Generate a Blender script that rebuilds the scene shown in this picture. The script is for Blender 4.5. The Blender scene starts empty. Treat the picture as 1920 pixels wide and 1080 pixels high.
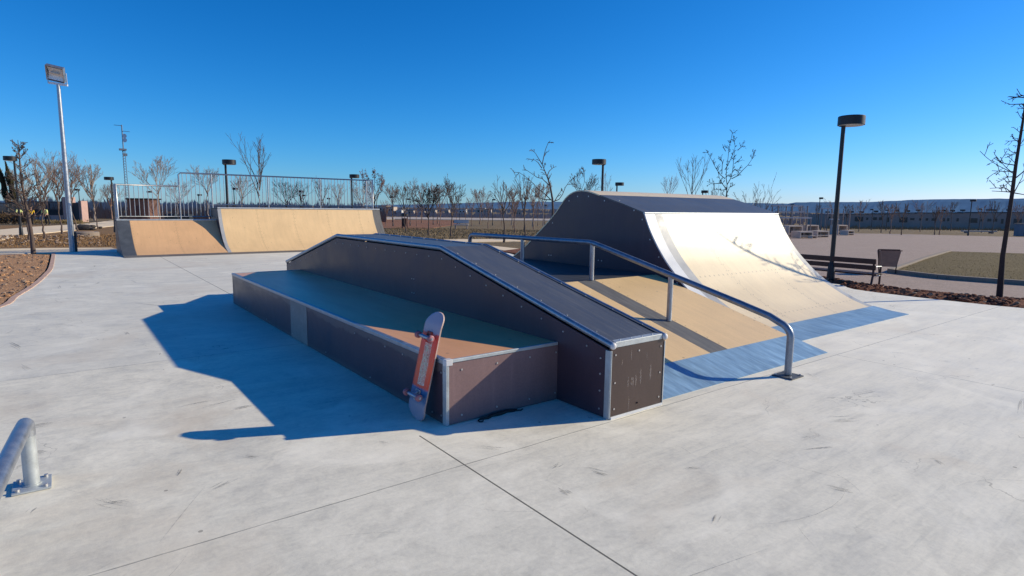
import bpy, bmesh, math, random
from mathutils import Vector, Matrix
from mathutils import noise as mnoise
C = bpy.context.scene.collection
R = math.radians
T = {"FD": [0.60572,0.79567],"left_soil": [[-9,8],[-0.78,11.38],[-0.65,12.6],[-0.45,14.1],[-0.26,16.3],[-0.19,18.05],[-0.16,22.6],[-1.0,22.75],[-9,22.6]],"gravel": [[49.43,27.97],[53.24,27.07],[72.17,30.57],[76.19,26.59],[76.38,21.63],[76.58,16.37],[60,-4],[18,-10],[14.3,-10],[13.98,2.87],[13.7,4.14],[13.35,5.04],[13.75,6.24],[15,9]],"red_dirt": [[25.31,56.58],[28.12,51.69],[58.18,92.78],[85.95,139.8],[68.99,147.33]],"white_road": [[56.54,145.48],[75.59,154.45],[96.19,141.92],[118.44,130.13],[139.6,153.41],[112.92,166.61],[89.83,183.54],[69.44,178.62]],"near_path": [[10.61,23.74],[16.09,25.65],[20.18,25.36],[22.03,27.68],[18.06,28.8],[12.21,27.33]],"corner_path": [[13.95,21.38],[13.63,19.15],[12.9,16.72],[14.43,17.95],[14.9,20.74],[15.32,23.04]],"left_path_2": [[-2.57,27.61],[-2.07,33.4],[-1.65,40.92],[-0.33,46.09],[4.0,67.3],[10.37,88.93],[20.36,174.01],[7.11,118.63],[1.73,77.87],[-1.82,62.96],[-3.25,53.42],[-4.17,45.52]],"lamps": [[-1.58,39.09,3.95,"L"],[13.79,6.24,3.62,"R"],[74.25,20.34,3.68,"R"],[99.5,47.75,5.22,"R"],[2.76,44.94,3.43,"L"],[5.51,26.45,3.4,"R"],[12.63,30.89,3.42,"R"],[16.21,15.82,3.41,"L"],[26.93,25.06,3.42,"R"],[38.22,26.97,3.43,"R"],[33.59,69.12,3.73,"L"],[38.3,73.56,3.69,"L"],[36.88,46.54,3.26,"R"],[54.98,77.54,4.17,"R"],[78.02,41.15,3.51,"R"],[71.31,83.96,3.7,"R"],[102.99,41.0,3.36,"L"],[104.87,39.56,3.29,"L"],[116.62,30.61,3.66,"L"],[2.2,92.59,4.14,"L"],[9.08,87.35,4.0,"R"],[14.11,83.52,3.68,"R"],[16.47,75.44,4.3,"R"],[24.21,75.83,4.29,"R"],[31.05,95.76,4.46,"R"],[34.4,93.21,4.02,"L"],[58.83,93.46,3.79,"R"],[47.45,83.28,3.88,"R"]],"saplings_left": [[-1.05,31.87,2.35,0.22],[-0.59,34.91,2.84,0.64],[0.09,42.56,3.48,0.79],[0.96,50.01,3.64,0.87],[2.39,56.77,3.42,1.01]],"field": [[22.67,44.29,3.54,1.5],[20.19,36.05,2.97,1.47],[19.93,32.68,3.27,1.58],[17.76,24.04,2.96,1.13],[22.25,28.07,3.7,1.61]],"mass_left": [[-2.34,121.18,9.15,5.98],[-0.06,125.72,9.78,6.3],[1.4,112.04,8.01,4.05],[-5.24,142.24,7.69,5.94],[-9.14,145.2,8.4,5.94],[-1.59,152.02,9.18,7.55],[4.56,115.93,8.44,5.98],[8.45,144.38,6.2,5.4]],"behind": [[8.34,71.58,6.65,3.68],[13.93,77.37,6.1,4.78],[12.38,48.39,6.81,4.96],[14.33,102.21,5.63,4.05],[17.1,74.96,5.35,3.78],[21.33,71.74,4.75,2.77],[23.41,72.66,4.93,2.59],[21.17,59.29,4.6,3.24],[23.93,62.22,4.52,3.22],[30.47,71.06,4.72,3.37]],"red_tree": [[16.92,37.39,4.14,1.44]],"far_mid": [[58.08,106.6,7.41,6.48],[57.87,119.33,7.39,4.68],[61.79,91.21,6.06,3.36],[55.57,95.94,6.54,3.96],[56.9,69.79,5.75,3.24],[60.41,79.69,5.69,3.6],[64.63,76.48,6.46,3.6]],"behind_wave": [[31.44,32.62,4.87,1.46],[40.41,29.56,5.97,2.59],[48.7,38.34,5.25,2.16],[43.61,42.21,5.74,1.08],[52.31,35.59,4.84,1.83]],"big_mid": [18.38,21.2,4.68,2.27],"big_leaf": [30.06,19.85,5.95,2.14],"wave_shrub": [44.73,26.28,4.03,3.45],"right_tree": [13.92,3.22,4.2],"left_tree": [-0.69,23.02,3.36],"saplings_right": [[75.08,27.86,3.18,1.46],[70.06,24.93,3.14,1.68],[75.56,23.71,2.98,1.74],[76.4,23.52,3.1,1.4],[81.49,31.27,3.68,2.0],[86.14,35.83,4.0,2.9],[83.12,36.23,3.51,2.14],[101.64,33.76,4.15,3.18],[118.57,34.97,4.67,3.58],[95.98,23.76,4.16,3.19],[91.11,20.24,3.53,2.56],[90.85,41.33,4.2,2.37],[109.69,55.88,4.13,3.99],[126.31,60.97,4.76,4.5],[134.97,73.21,5.08,5.04],[105.29,27.31,3.78,2.31]],"saplings_mid": [[33.05,56.52,3.1,1.17],[37.11,69.49,3.58,1.26],[46.32,70.48,3.87,1.51],[39.39,56.46,3.17,1.11],[43.01,56.43,3.65,1.4],[30.47,39.76,2.84,0.81],[59.62,71.9,3.8,1.51],[84.5,99.73,4.62,1.88],[59.99,93.26,3.92,1.39],[32.59,69.01,3.18,1.07],[59.73,81.67,3.94,1.46],[41.64,50.94,3.38,1.18],[83.53,134.26,4.18,1.7],[68.8,125.88,4.02,1.53],[87.75,128.23,4.53,1.67]],"cypress": [[-5.29,110.85,7.23,1.07],[-4.44,110.21,8.05,1.15]],"people": [[-2.16,74.54,1.79],[-0.88,69.79,1.77],[-3.47,85.59,2.2]],"pavilion": {"gate": [[0.51,100.15],[2.5,98.64]],"fence": [[-3.63,103.31],[0.51,100.15]],"left": [[-8.83,112.29],[-3.63,103.31]]},"kiosk": [[8.13,104.41],[10.56,102.56]],"containers": [[9.72,75.55],[10.14,75.23],[11.08,74.52],[11.45,74.23]],"houses_mid": [[[108.71,237.73],[111.6,235.52],1.63],[[111.97,235.25],[113.96,233.73],1.24],[[114.86,233.04],[116.67,231.67],-0.07],[[118.66,230.15],[120.65,228.64],-0.24],[[122.46,227.26],[124.27,225.88],-0.63],[[126.44,224.23],[128.07,222.99],0.11],[[131.32,220.51],[132.59,219.55],0.19],[[136.03,216.93],[138.38,215.14],0.72],[[141.81,212.52],[144.89,210.18],1.15],[[145.07,210.05],[147.06,208.53],0.75],[[150.13,206.19],[152.3,204.54],0.04],[[155.2,202.34],[157.37,200.68],0.12]],"houses_right": [[[143.0,67.09],[147.26,63.84],0.95],[[147.26,63.84],[151.53,60.6],1.08],[[151.53,60.6],[155.79,57.35],1.27],[[155.79,57.35],[160.05,54.11],1.46],[[160.05,54.11],[164.32,50.86],1.65],[[164.32,50.86],[168.58,47.62],1.66],[[168.58,47.62],[172.84,44.37],1.79],[[172.84,44.37],[177.1,41.13],1.92],[[177.1,41.13],[181.36,37.89],1.99],[[181.36,37.89],[185.62,34.64],1.99],[[185.62,34.64],[189.88,31.4],2.06]],"frames": [[[50.64,28.06],[52.91,26.33]],[[61.34,28.71],[63.31,27.22]]],"blocks": [[[44.79,23.68],[46.17,23.29],0.91],[[54.03,26.89],[55.5,26.54],0.92],[[43.71,22.21],[44.91,21.85],0.5],[[47.68,22.87],[48.9,22.53],0.51],[[44.14,21.51],[44.54,21.39],0.2],[[60.54,27.05],[61.82,26.77],0.94],[[59.4,25.62],[60.2,25.43],0.46],[[42.23,23.22],[43.02,22.99],0.79]],"hill": [[-48.572,-0.00034],[-40.806,0.00087],[-30.692,0.0001],[-17.94,-0.00019],[-12.18,0.00221],[-8.188,0.00404],[-3.089,0.00792],[0.0,0.00997],[4.627,0.01098],[12.18,0.01114],[18.405,0.01309],[23.349,0.01176],[24.639,0.01155],[25.275,0.01368],[28.352,0.01447],[30.692,0.01473],[32.192,0.01641],[33.286,0.01763],[35.049,0.01884],[37.069,0.01928],[38.674,0.01966],[40.806,0.02001],[45.714,0.02022],[52.326,0.01762]],"cover": [1.01,37.58,-0.18],"rocks": [[1.72,65.71,-0.57],[2.51,71.42,-0.65],[0.94,58.76,-0.46]],"strap": [2.49,3.51,0.0],"bin2": [39.81,78.1,-1.13],"benchfar": [54.48,86.03,-1.38],"mast": [13.93,177.92,22.62],"bench": [[13.82,5.35,0.0],[13.81,6.7,0.0]],"bin": [[17.36,6.19,0.0],[17.36,6.49,0.0]],"kerb_pts": [[17.49,6.41],[17.31,6.07],[17.0,5.15],[17.1,4.23],[17.26,3.45]],"kerb2": [[17.49,6.41],[21.78,7.22],[30.65,8.99]],"patch": [[17.49,6.41],[17.31,6.07],[17.0,5.15],[17.1,4.23],[17.26,3.45],[33,3.2],[31.89,6.75],[31.28,7.85],[30.65,8.99],[21.78,7.22]],"lowbench_far": [95.58,25.06,-0.98],"bluebox": [79.62,17.24,-0.71],"bm": [[[18.46,21.13,0.67],[18.45,21.15,1.48],[18.42,21.17,1.98],[18.34,21.23,2.5],[18.26,21.29,2.84],[18.2,21.34,3.03],[18.1,21.41,3.31],[18.02,21.48,3.56]],[[18.02,21.48,3.56],[18.06,21.45,3.86],[18.11,21.4,4.2],[18.2,21.33,4.5],[18.27,21.28,4.58]],[[18.02,21.48,3.56],[17.88,21.58,3.82],[17.76,21.67,4.05],[17.6,21.79,4.23]],[[18.0,21.48,3.39],[17.87,21.59,3.65],[17.75,21.68,3.77],[17.56,21.83,3.82]],[[18.21,21.33,3.03],[18.29,21.27,3.27],[18.43,21.16,3.43],[18.56,21.06,3.51]],[[18.27,21.28,2.63],[18.12,21.39,2.8],[18.02,21.47,2.92],[17.84,21.61,2.97],[17.63,21.77,3.15],[17.46,21.9,3.29],[17.29,22.03,3.31]],[[18.38,21.2,1.92],[18.2,21.33,2.13],[18.03,21.47,2.32],[17.87,21.59,2.45],[17.73,21.7,2.66],[17.57,21.82,2.85],[17.36,21.98,3.05],[17.18,22.11,3.19],[16.97,22.27,3.21]],[[18.35,21.22,1.94],[18.14,21.38,1.95],[17.93,21.54,2.02],[17.79,21.65,2.19],[17.61,21.79,2.42]],[[18.47,21.13,1.87],[18.66,20.98,1.96],[18.8,20.88,2.2],[18.91,20.79,2.55],[19.06,20.68,2.81],[19.3,20.5,3.05],[19.38,20.43,3.09]],[[18.52,21.09,1.92],[18.66,20.99,2.2],[18.79,20.89,2.42]]],"bl": [[[30.24,19.71,1.19],[30.21,19.73,2.19],[30.2,19.74,2.99]],[[30.2,19.74,2.99],[30.1,19.81,3.38],[30.06,19.84,3.82],[30.05,19.85,4.41],[30.04,19.87,4.95],[30.05,19.85,5.43],[30.07,19.84,5.8]],[[30.2,19.74,2.99],[30.38,19.6,3.38],[30.48,19.53,3.88],[30.51,19.5,4.37],[30.55,19.47,4.81],[30.59,19.44,5.2],[30.51,19.51,5.83]],[[30.18,19.75,2.74],[29.96,19.92,3.03],[29.77,20.07,3.37],[29.67,20.15,3.77],[29.64,20.17,3.96]],[[30.09,19.82,3.33],[29.9,19.97,3.57],[29.74,20.09,3.96],[29.64,20.17,4.31],[29.5,20.27,4.7],[29.41,20.34,4.99]],[[30.39,19.6,3.33],[30.62,19.42,3.49],[30.82,19.27,3.83],[30.99,19.14,4.08],[31.11,19.05,4.38],[31.19,18.99,4.77]],[[30.07,19.84,3.82],[30.23,19.72,4.12],[30.37,19.61,4.42],[30.48,19.53,4.66],[30.51,19.5,4.81]],[[29.94,19.94,3.57],[29.83,20.03,4.21],[29.66,20.16,4.45]],[[30.59,19.45,4.91],[30.74,19.33,5.06],[30.87,19.23,5.16],[30.92,19.2,5.4]],[[30.48,19.53,3.83],[30.68,19.38,3.83],[30.92,19.19,3.79]],[[29.96,19.92,3.08],[29.68,20.14,3.05],[29.48,20.29,3.12],[29.37,20.37,3.2]],[[30.18,19.75,2.74],[30.02,19.88,2.69],[29.78,20.06,2.73],[29.62,20.18,2.68]],[[30.48,19.52,4.17],[30.62,19.42,4.32],[30.8,19.28,4.52]],[[30.04,19.86,4.85],[29.9,19.97,5.04],[29.82,20.03,5.19]],[[30.21,19.73,2.49],[30.37,19.61,2.84],[30.56,19.46,2.99]]],"rt": [[[13.92,3.22,-0.02],[13.89,3.24,0.78],[13.91,3.23,1.37],[13.91,3.22,1.9],[13.92,3.22,2.43],[13.93,3.21,2.86],[13.94,3.2,3.28],[13.94,3.2,3.65],[13.94,3.21,4.02]],[[13.91,3.23,1.94],[13.85,3.27,2.02],[13.81,3.3,2.03],[13.68,3.4,2.02]],[[13.91,3.23,1.95],[13.82,3.3,1.96],[13.69,3.39,1.97]],[[13.93,3.21,1.91],[14.0,3.16,2.01],[14.07,3.11,2.12],[14.13,3.06,2.22],[14.2,3.01,2.4]],[[13.92,3.22,2.32],[13.84,3.28,2.32],[13.68,3.41,2.34]],[[13.93,3.21,2.43],[13.82,3.29,2.46],[13.75,3.35,2.51],[13.7,3.39,2.57]],[[13.95,3.2,2.21],[14.02,3.14,2.35],[14.08,3.1,2.49],[14.12,3.07,2.67]],[[13.94,3.2,2.65],[13.87,3.26,2.67]],[[13.94,3.2,2.83],[13.85,3.27,2.92]],[[13.93,3.21,3.51],[13.78,3.33,3.52]],[[13.93,3.21,3.62],[13.78,3.33,3.66]],[[13.93,3.21,3.64],[13.88,3.25,3.68],[13.85,3.27,3.79]],[[13.92,3.22,2.14],[13.84,3.28,2.14]],[[13.93,3.21,2.23],[13.83,3.29,2.22]],[[13.92,3.22,1.94],[14.06,3.11,1.9],[14.19,3.01,1.96]]]}

FD = T['FD']
def gz(x, y):
    d = x*FD[0] + y*FD[1]
    return 0.0 if d < 20 else (-.017*(d-20) if d < 140 else -2.04)

# ------------------------------------------------------------------ materials
def new_mat(name):
    m = bpy.data.materials.new(name); m.use_nodes = True
    nt = m.node_tree; b = nt.nodes['Principled BSDF']
    return m, nt, b
def N(nt, t, **kw):
    n = nt.nodes.new(t)
    for k, v in kw.items():
        if k.startswith('i_'):
            n.inputs[k[2:].replace('_', ' ')].default_value = v
        else: setattr(n, k, v)
    return n
def coords(nt, kind='Object', scale=(1, 1, 1), rot=(0, 0, 0)):
    tc = N(nt, 'ShaderNodeTexCoord'); mp = N(nt, 'ShaderNodeMapping')
    mp.inputs['Scale'].default_value = scale; mp.inputs['Rotation'].default_value = rot
    nt.links.new(tc.outputs[kind], mp.inputs['Vector']); return mp.outputs['Vector']
def noise(nt, vec, scale, detail=4, rough=.55, dist=0):
    n = N(nt, 'ShaderNodeTexNoise'); n.inputs['Scale'].default_value = scale
    n.inputs['Detail'].default_value = detail; n.inputs['Roughness'].default_value = rough
    n.inputs['Distortion'].default_value = dist
    nt.links.new(vec, n.inputs['Vector']); return n.outputs['Fac']
def ramp(nt, fac, stops):
    r = N(nt, 'ShaderNodeValToRGB'); e = r.color_ramp.elements
    while len(e) < len(stops): e.new(.5)
    for k, (p, c) in enumerate(stops):
        e[k].position = p; e[k].color = (c, c, c, 1) if not isinstance(c, (tuple, list)) else (*c, 1)
    nt.links.new(fac, r.inputs['Fac']); return r.outputs['Color']
def mix(nt, fac, a, b, mode='MIX'):
    m = N(nt, 'ShaderNodeMix', data_type='RGBA', blend_type=mode)
    for s, v in (('Factor', fac), ('A', a), ('B', b)):
        sock = [i for i in m.inputs if i.name == s and (i.type == 'VALUE' if s == 'Factor' else i.type == 'RGBA')][0]
        if hasattr(v, 'is_linked') or hasattr(v, 'links'): nt.links.new(v, sock)
        else: sock.default_value = v if s == 'Factor' else (*v, 1)
    return [o for o in m.outputs if o.type == 'RGBA'][0]
def mth(nt, op, a, b=0, c=0):
    m = N(nt, 'ShaderNodeMath', operation=op)
    for i, v in enumerate((a, b, c)):
        if hasattr(v, 'links'): nt.links.new(v, m.inputs[i])
        else: m.inputs[i].default_value = v
    return m.outputs[0]
def bump(nt, b, h, strength, dist=.01):
    n = N(nt, 'ShaderNodeBump'); n.inputs['Strength'].default_value = strength; n.inputs['Distance'].default_value = dist
    nt.links.new(h, n.inputs['Height']); nt.links.new(n.outputs['Normal'], b.inputs['Normal'])
def simple(name, col, rough=.6, metal=0, var=.25, scale=6, bmp=.15, spec=.5, vscale=(1, 1, 1), bdist=.004):
    m, nt, b = new_mat(name)
    v = coords(nt, 'Object', vscale)
    f = noise(nt, v, scale, 6, .6); f2 = noise(nt, v, scale*9, 3, .6)
    lo = tuple(c*(1-var) for c in col); hi = tuple(min(1, c*(1+var)) for c in col)
    c1 = ramp(nt, f, [(.28, lo), (.72, hi)])
    c2 = mix(nt, .35*min(1, var*3), c1, ramp(nt, f2, [(.3, tuple(c*.6 for c in col)), (.7, tuple(min(1, c*1.3) for c in col))]))
    nt.links.new(c2, b.inputs['Base Color'])
    b.inputs['Metallic'].default_value = metal
    nt.links.new(ramp(nt, f, [(.3, max(0, rough-.08)), (.7, min(1, rough+.1))]), b.inputs['Roughness'])
    b.inputs['Specular IOR Level'].default_value = spec
    if bmp: bump(nt, b, f2, bmp, bdist)
    return m
M = {}
def line_mask(nt, coord, pos, w):           # 1 on the line coord == pos
    return mth(nt, 'LESS_THAN', mth(nt, 'ABSOLUTE', mth(nt, 'SUBTRACT', coord, pos)), w)
def concrete():
    m, nt, b = new_mat('brushed_concrete')
    v = coords(nt); vs = coords(nt, 'Object', (.35, 2.6, 1), (0, 0, R(-24)))
    vt = coords(nt, 'Object', (1.2, 9, 1), (0, 0, R(-30)))
    big = noise(nt, v, .35, 5, .6); mid = noise(nt, v, 1.9, 9, .68, .9); st = noise(nt, vs, 1.6, 7, .6, .3)
    fine = noise(nt, v, 38, 5, .7); trow = noise(nt, vt, 2.2, 6, .7, .8)
    c = ramp(nt, big, [(.3, (.46, .465, .475)), (.5, (.565, .56, .545)), (.7, (.64, .63, .61))])
    c = mix(nt, .74, c, ramp(nt, mid, [(.32, (.34, .34, .345)), (.46, (.54, .535, .52)), (.56, (.61, .60, .585)), (.68, (.74, .735, .72))]))
    mid2 = noise(nt, coords(nt, 'Object', (1, 1.5, 1), (0, 0, .7)), 5.5, 8, .72, 1.4)
    c = mix(nt, .34, c, ramp(nt, mid2, [(.34, (.33, .33, .34)), (.5, (.58, .575, .56)), (.66, (.74, .73, .715))]))
    sxr = N(nt, 'ShaderNodeSeparateXYZ'); nt.links.new(v, sxr.inputs[0])
    side = ramp(nt, mth(nt, 'DIVIDE', mth(nt, 'ADD', sxr.outputs['X'], 2), 10), [(.25, .14), (.6, .5)])
    c = mix(nt, side, c, ramp(nt, st, [(.32, (.36, .365, .38)), (.5, (.585, .58, .565)), (.72, (.70, .69, .68))]))
    c = mix(nt, mth(nt, 'MULTIPLY', side, .5), c, ramp(nt, trow, [(.34, (.33, .335, .345)), (.5, (.60, .59, .58)), (.7, (.68, .67, .66))]))
    c = mix(nt, .22, c, ramp(nt, fine, [(.3, (.38, .38, .38)), (.7, (.68, .67, .65))]))
    # pale cement blotches and faint brown stains
    blot = noise(nt, v, .9, 6, .62, 1.2)
    c = mix(nt, ramp(nt, blot, [(.52, 0.0), (.68, .6)]), c, (.70, .695, .685))
    stain = noise(nt, coords(nt, 'Object', (1, 1, 1), (0, 0, 1.1)), .62, 5, .6, .6)
    c = mix(nt, ramp(nt, stain, [(.54, 0.0), (.70, .45)]), c, (.47, .42, .375))
    tc = N(nt, 'ShaderNodeTexCoord'); sx = N(nt, 'ShaderNodeSeparateXYZ'); nt.links.new(tc.outputs['Object'], sx.inputs[0])
    X, Y = sx.outputs['X'], sx.outputs['Y']
    wob = mth(nt, 'MULTIPLY', mth(nt, 'SUBTRACT', noise(nt, v, 2.4, 3), .5), .02)
    Xw = mth(nt, 'ADD', X, wob); Yw = mth(nt, 'ADD', Y, wob)
    # the pour beyond the 6.65 m joint is a little greyer
    far = mth(nt, 'GREATER_THAN', Y, 6.65)
    c = mix(nt, mth(nt, 'MULTIPLY', far, .22), c, (.46, .48, .52))
    right = mth(nt, 'GREATER_THAN', X, 6.68)
    c = mix(nt, ramp(nt, mth(nt, 'DIVIDE', X, 10), [(.35, 0.0), (.75, .42)]), c, (.69, .69, .70))
    j = mth(nt, 'MULTIPLY', line_mask(nt, X, 1.855, .0052), mth(nt, 'LESS_THAN', Y, 3.46))
    j = mth(nt, 'MAXIMUM', j, mth(nt, 'MULTIPLY', line_mask(nt, X, 2.28, .006), mth(nt, 'GREATER_THAN', Y, 10.0)))
    j2 = mth(nt, 'MULTIPLY', line_mask(nt, Yw, 2.89, .0045), .62)
    j2 = mth(nt, 'MAXIMUM', j2, mth(nt, 'MULTIPLY', mth(nt, 'MULTIPLY', line_mask(nt, Xw, 6.67, .005), mth(nt, 'LESS_THAN', Y, 2.9)), .6))
    j2 = mth(nt, 'MAXIMUM', j2, mth(nt, 'MULTIPLY', mth(nt, 'MULTIPLY', line_mask(nt, Yw, 6.65, .006), mth(nt, 'LESS_THAN', X, 3)), .5))
    j2 = mth(nt, 'MAXIMUM', j2, mth(nt, 'MULTIPLY', line_mask(nt, Yw, 13.4, .008), .45))
    j2 = mth(nt, 'MULTIPLY', j2, ramp(nt, noise(nt, v, 5, 4), [(.3, .45), (.6, 1.0)]))
    jj = mth(nt, 'MAXIMUM', mth(nt, 'MULTIPLY', j, .97), j2)
    c = mix(nt, jj, c, (.13, .13, .13))
    # hairline crazing
    vc = N(nt, 'ShaderNodeTexVoronoi', feature='DISTANCE_TO_EDGE'); vc.inputs['Scale'].default_value = .55
    wv = N(nt, 'ShaderNodeMix', data_type='RGBA'); wv.inputs[0].default_value = .12
    wn_ = N(nt, 'ShaderNodeTexNoise'); wn_.inputs['Scale'].default_value = 2.2; wn_.inputs['Detail'].default_value = 6; nt.links.new(v, wn_.inputs['Vector'])
    av = N(nt, 'ShaderNodeVectorMath', operation='MULTIPLY_ADD'); nt.links.new(wn_.outputs['Color'], av.inputs[0]); av.inputs[1].default_value = (.9, .9, .9); nt.links.new(v, av.inputs[2]); nt.links.new(av.outputs[0], vc.inputs['Vector'])
    crack = mth(nt, 'MULTIPLY', mth(nt, 'LESS_THAN', vc.outputs['Distance'], .0022), ramp(nt, noise(nt, v, .8, 3), [(.5, 0.0), (.62, .5)]))
    c = mix(nt, crack, c, (.2, .19, .18))
    # specks
    vo = N(nt, 'ShaderNodeTexVoronoi'); vo.inputs['Scale'].default_value = 3.1; nt.links.new(v, vo.inputs['Vector'])
    sp = mth(nt, 'LESS_THAN', vo.outputs['Distance'], .035)
    c = mix(nt, mth(nt, 'MULTIPLY', sp, .55), c, (.18, .17, .16))
    gm = N(nt, 'ShaderNodeGamma'); gm.inputs['Gamma'].default_value = 1.3; nt.links.new(c, gm.inputs['Color'])
    c = mix(nt, 1.0, gm.outputs[0], (1.69, 1.59, 1.33), 'MULTIPLY')
    nt.links.new(c, b.inputs['Base Color'])
    nt.links.new(ramp(nt, mid, [(.3, .55), (.7, .78)]), b.inputs['Roughness'])
    b.inputs['Specular IOR Level'].default_value = .35
    h = mth(nt, 'SUBTRACT', mth(nt, 'ADD', fine, mth(nt, 'MULTIPLY', trow, .8)), mth(nt, 'MULTIPLY', jj, 2.0))
    bump(nt, b, h, .22, .004)
    return m
M['concrete'] = concrete()
def plywood(name, base, rough, seams=True, spec=.5, axis='Y'):
    m, nt, b = new_mat(name)
    v = coords(nt); vs = coords(nt, 'Object', (3, .5, .5))
    f = noise(nt, v, 1.1, 6, .62, .5); g = noise(nt, vs, 3.5, 6, .6); fine = noise(nt, v, 55, 4, .6)
    k = lambda s: tuple(min(1, c*s) for c in base)
    c = ramp(nt, f, [(.25, k(.84)), (.55, k(1)), (.8, k(1.1))])
    c = mix(nt, .3, c, ramp(nt, g, [(.3, k(.8)), (.7, k(1.12))]))
    c = mix(nt, .14, c, ramp(nt, fine, [(.3, k(.6)), (.7, k(1.25))]))
    sc = noise(nt, v, 7, 5, .7, 2.0)
    c = mix(nt, ramp(nt, sc, [(.66, 0.0), (.74, .35)]), c, k(.55))
    vo = N(nt, 'ShaderNodeTexVoronoi'); vo.inputs['Scale'].default_value = 4.3; nt.links.new(v, vo.inputs['Vector'])
    c = mix(nt, mth(nt, 'MULTIPLY', mth(nt, 'LESS_THAN', vo.outputs['Distance'], .06), .55), c, k(.3))
    if seams:
        tc = N(nt, 'ShaderNodeTexCoord'); sx = N(nt, 'ShaderNodeSeparateXYZ'); nt.links.new(tc.outputs['Object'], sx.inputs[0])
        X, Y, Z = sx.outputs['X'], sx.outputs['Y'], sx.outputs['Z']
        fr = mth(nt, 'ABSOLUTE', mth(nt, 'SUBTRACT', mth(nt, 'FRACT', mth(nt, 'DIVIDE', mth(nt, 'SUBTRACT', X, seams), 1.22)), .5))
        seam = mth(nt, 'GREATER_THAN', fr, .4955)
        c = mix(nt, mth(nt, 'MULTIPLY', seam, .35), c, k(.3))
        # screw heads in rows beside each seam
        near = mth(nt, 'LESS_THAN', mth(nt, 'ABSOLUTE', mth(nt, 'SUBTRACT', fr, .474)), .0055)
        yz = mth(nt, 'ADD', Y, Z)
        dot = mth(nt, 'LESS_THAN', mth(nt, 'ABSOLUTE', mth(nt, 'SUBTRACT', mth(nt, 'FRACT', mth(nt, 'MULTIPLY', yz, 5.5)), .5)), .06)
        c = mix(nt, mth(nt, 'MULTIPLY', mth(nt, 'MULTIPLY', near, dot), .7), c, (.13, .1, .07))
    tr1 = noise(nt, coords(nt, 'Object', (14, .45, .45)), 2.6, 6, .7, .3)
    c = mix(nt, ramp(nt, tr1, [(.56, 0.0), (.72, .30)]), c, k(.55))
    tr2 = noise(nt, coords(nt, 'Object', (5, .8, .8), (0, 0, .35)), 6, 5, .7, .6)
    c = mix(nt, ramp(nt, tr2, [(.64, 0.0), (.72, .28)]), c, k(.45))
    if name.endswith('glossy'):
        sx2 = N(nt, 'ShaderNodeSeparateXYZ'); nt.links.new(N(nt, 'ShaderNodeTexCoord').outputs['Object'], sx2.inputs[0])
        for y0_ in (4.22, 5.02):
            row = mth(nt, 'LESS_THAN', mth(nt, 'ABSOLUTE', mth(nt, 'SUBTRACT', sx2.outputs['Y'], y0_)), .011)
            dt = mth(nt, 'LESS_THAN', mth(nt, 'ABSOLUTE', mth(nt, 'SUBTRACT', mth(nt, 'FRACT', mth(nt, 'MULTIPLY', sx2.outputs['X'], 9)), .5)), .12)
            c = mix(nt, mth(nt, 'MULTIPLY', mth(nt, 'MULTIPLY', row, dt), .4), c, (.16, .11, .07))
    nt.links.new(c, b.inputs['Base Color'])
    nt.links.new(ramp(nt, f, [(.3, rough-.015), (.7, rough+.02)]), b.inputs['Roughness'])
    b.inputs['Specular IOR Level'].default_value = spec
    if not name.endswith('glossy'): bump(nt, b, fine, .08, .002)
    return m
M['ply'] = plywood('honey_phenolic_sheet', (.87, .59, .29), .42, seams=6.68)
M['ply_wave'] = plywood('honey_phenolic_sheet_glossy', (.90, .70, .43), .45, seams=6.68, spec=1.0)
M['ply_far'] = plywood('honey_phenolic_sheet_far', (.86, .58, .30), .5, seams=4.2)
M['ply_far_low'] = plywood('honey_phenolic_sheet_far_low', (.78, .46, .23), .5, seams=1.75)
M['ply_pad0'] = plywood('honey_phenolic_sheet_pad', (.74, .36, .17), .36, seams=False, spec=.7)
def shade_toned_pad():  # shade tone of the tall wall painted into the sheet's middle, near end honey
    m = plywood('shade_toned_honey_phenolic_sheet', (.80, .40, .18), .36, seams=False, spec=.7); nt = m.node_tree; b = nt.nodes['Principled BSDF']
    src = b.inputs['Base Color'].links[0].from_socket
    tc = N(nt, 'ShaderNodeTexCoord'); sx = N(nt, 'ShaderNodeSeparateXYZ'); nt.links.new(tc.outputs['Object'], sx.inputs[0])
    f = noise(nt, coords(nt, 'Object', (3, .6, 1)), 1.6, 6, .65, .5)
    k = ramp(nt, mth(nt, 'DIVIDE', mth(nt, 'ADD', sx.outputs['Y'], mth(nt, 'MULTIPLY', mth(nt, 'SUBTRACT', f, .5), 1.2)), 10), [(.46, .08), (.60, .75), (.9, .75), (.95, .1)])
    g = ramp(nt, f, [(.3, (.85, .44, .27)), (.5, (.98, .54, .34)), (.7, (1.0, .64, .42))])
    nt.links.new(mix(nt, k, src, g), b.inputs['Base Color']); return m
M['ply_pad'] = shade_toned_pad()
M['top_dark'] = simple('charcoal_grip_sheet', (.060, .064, .072), .42, 0, .35, 2.5, .1, .5, (3, .35, .5))
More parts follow.
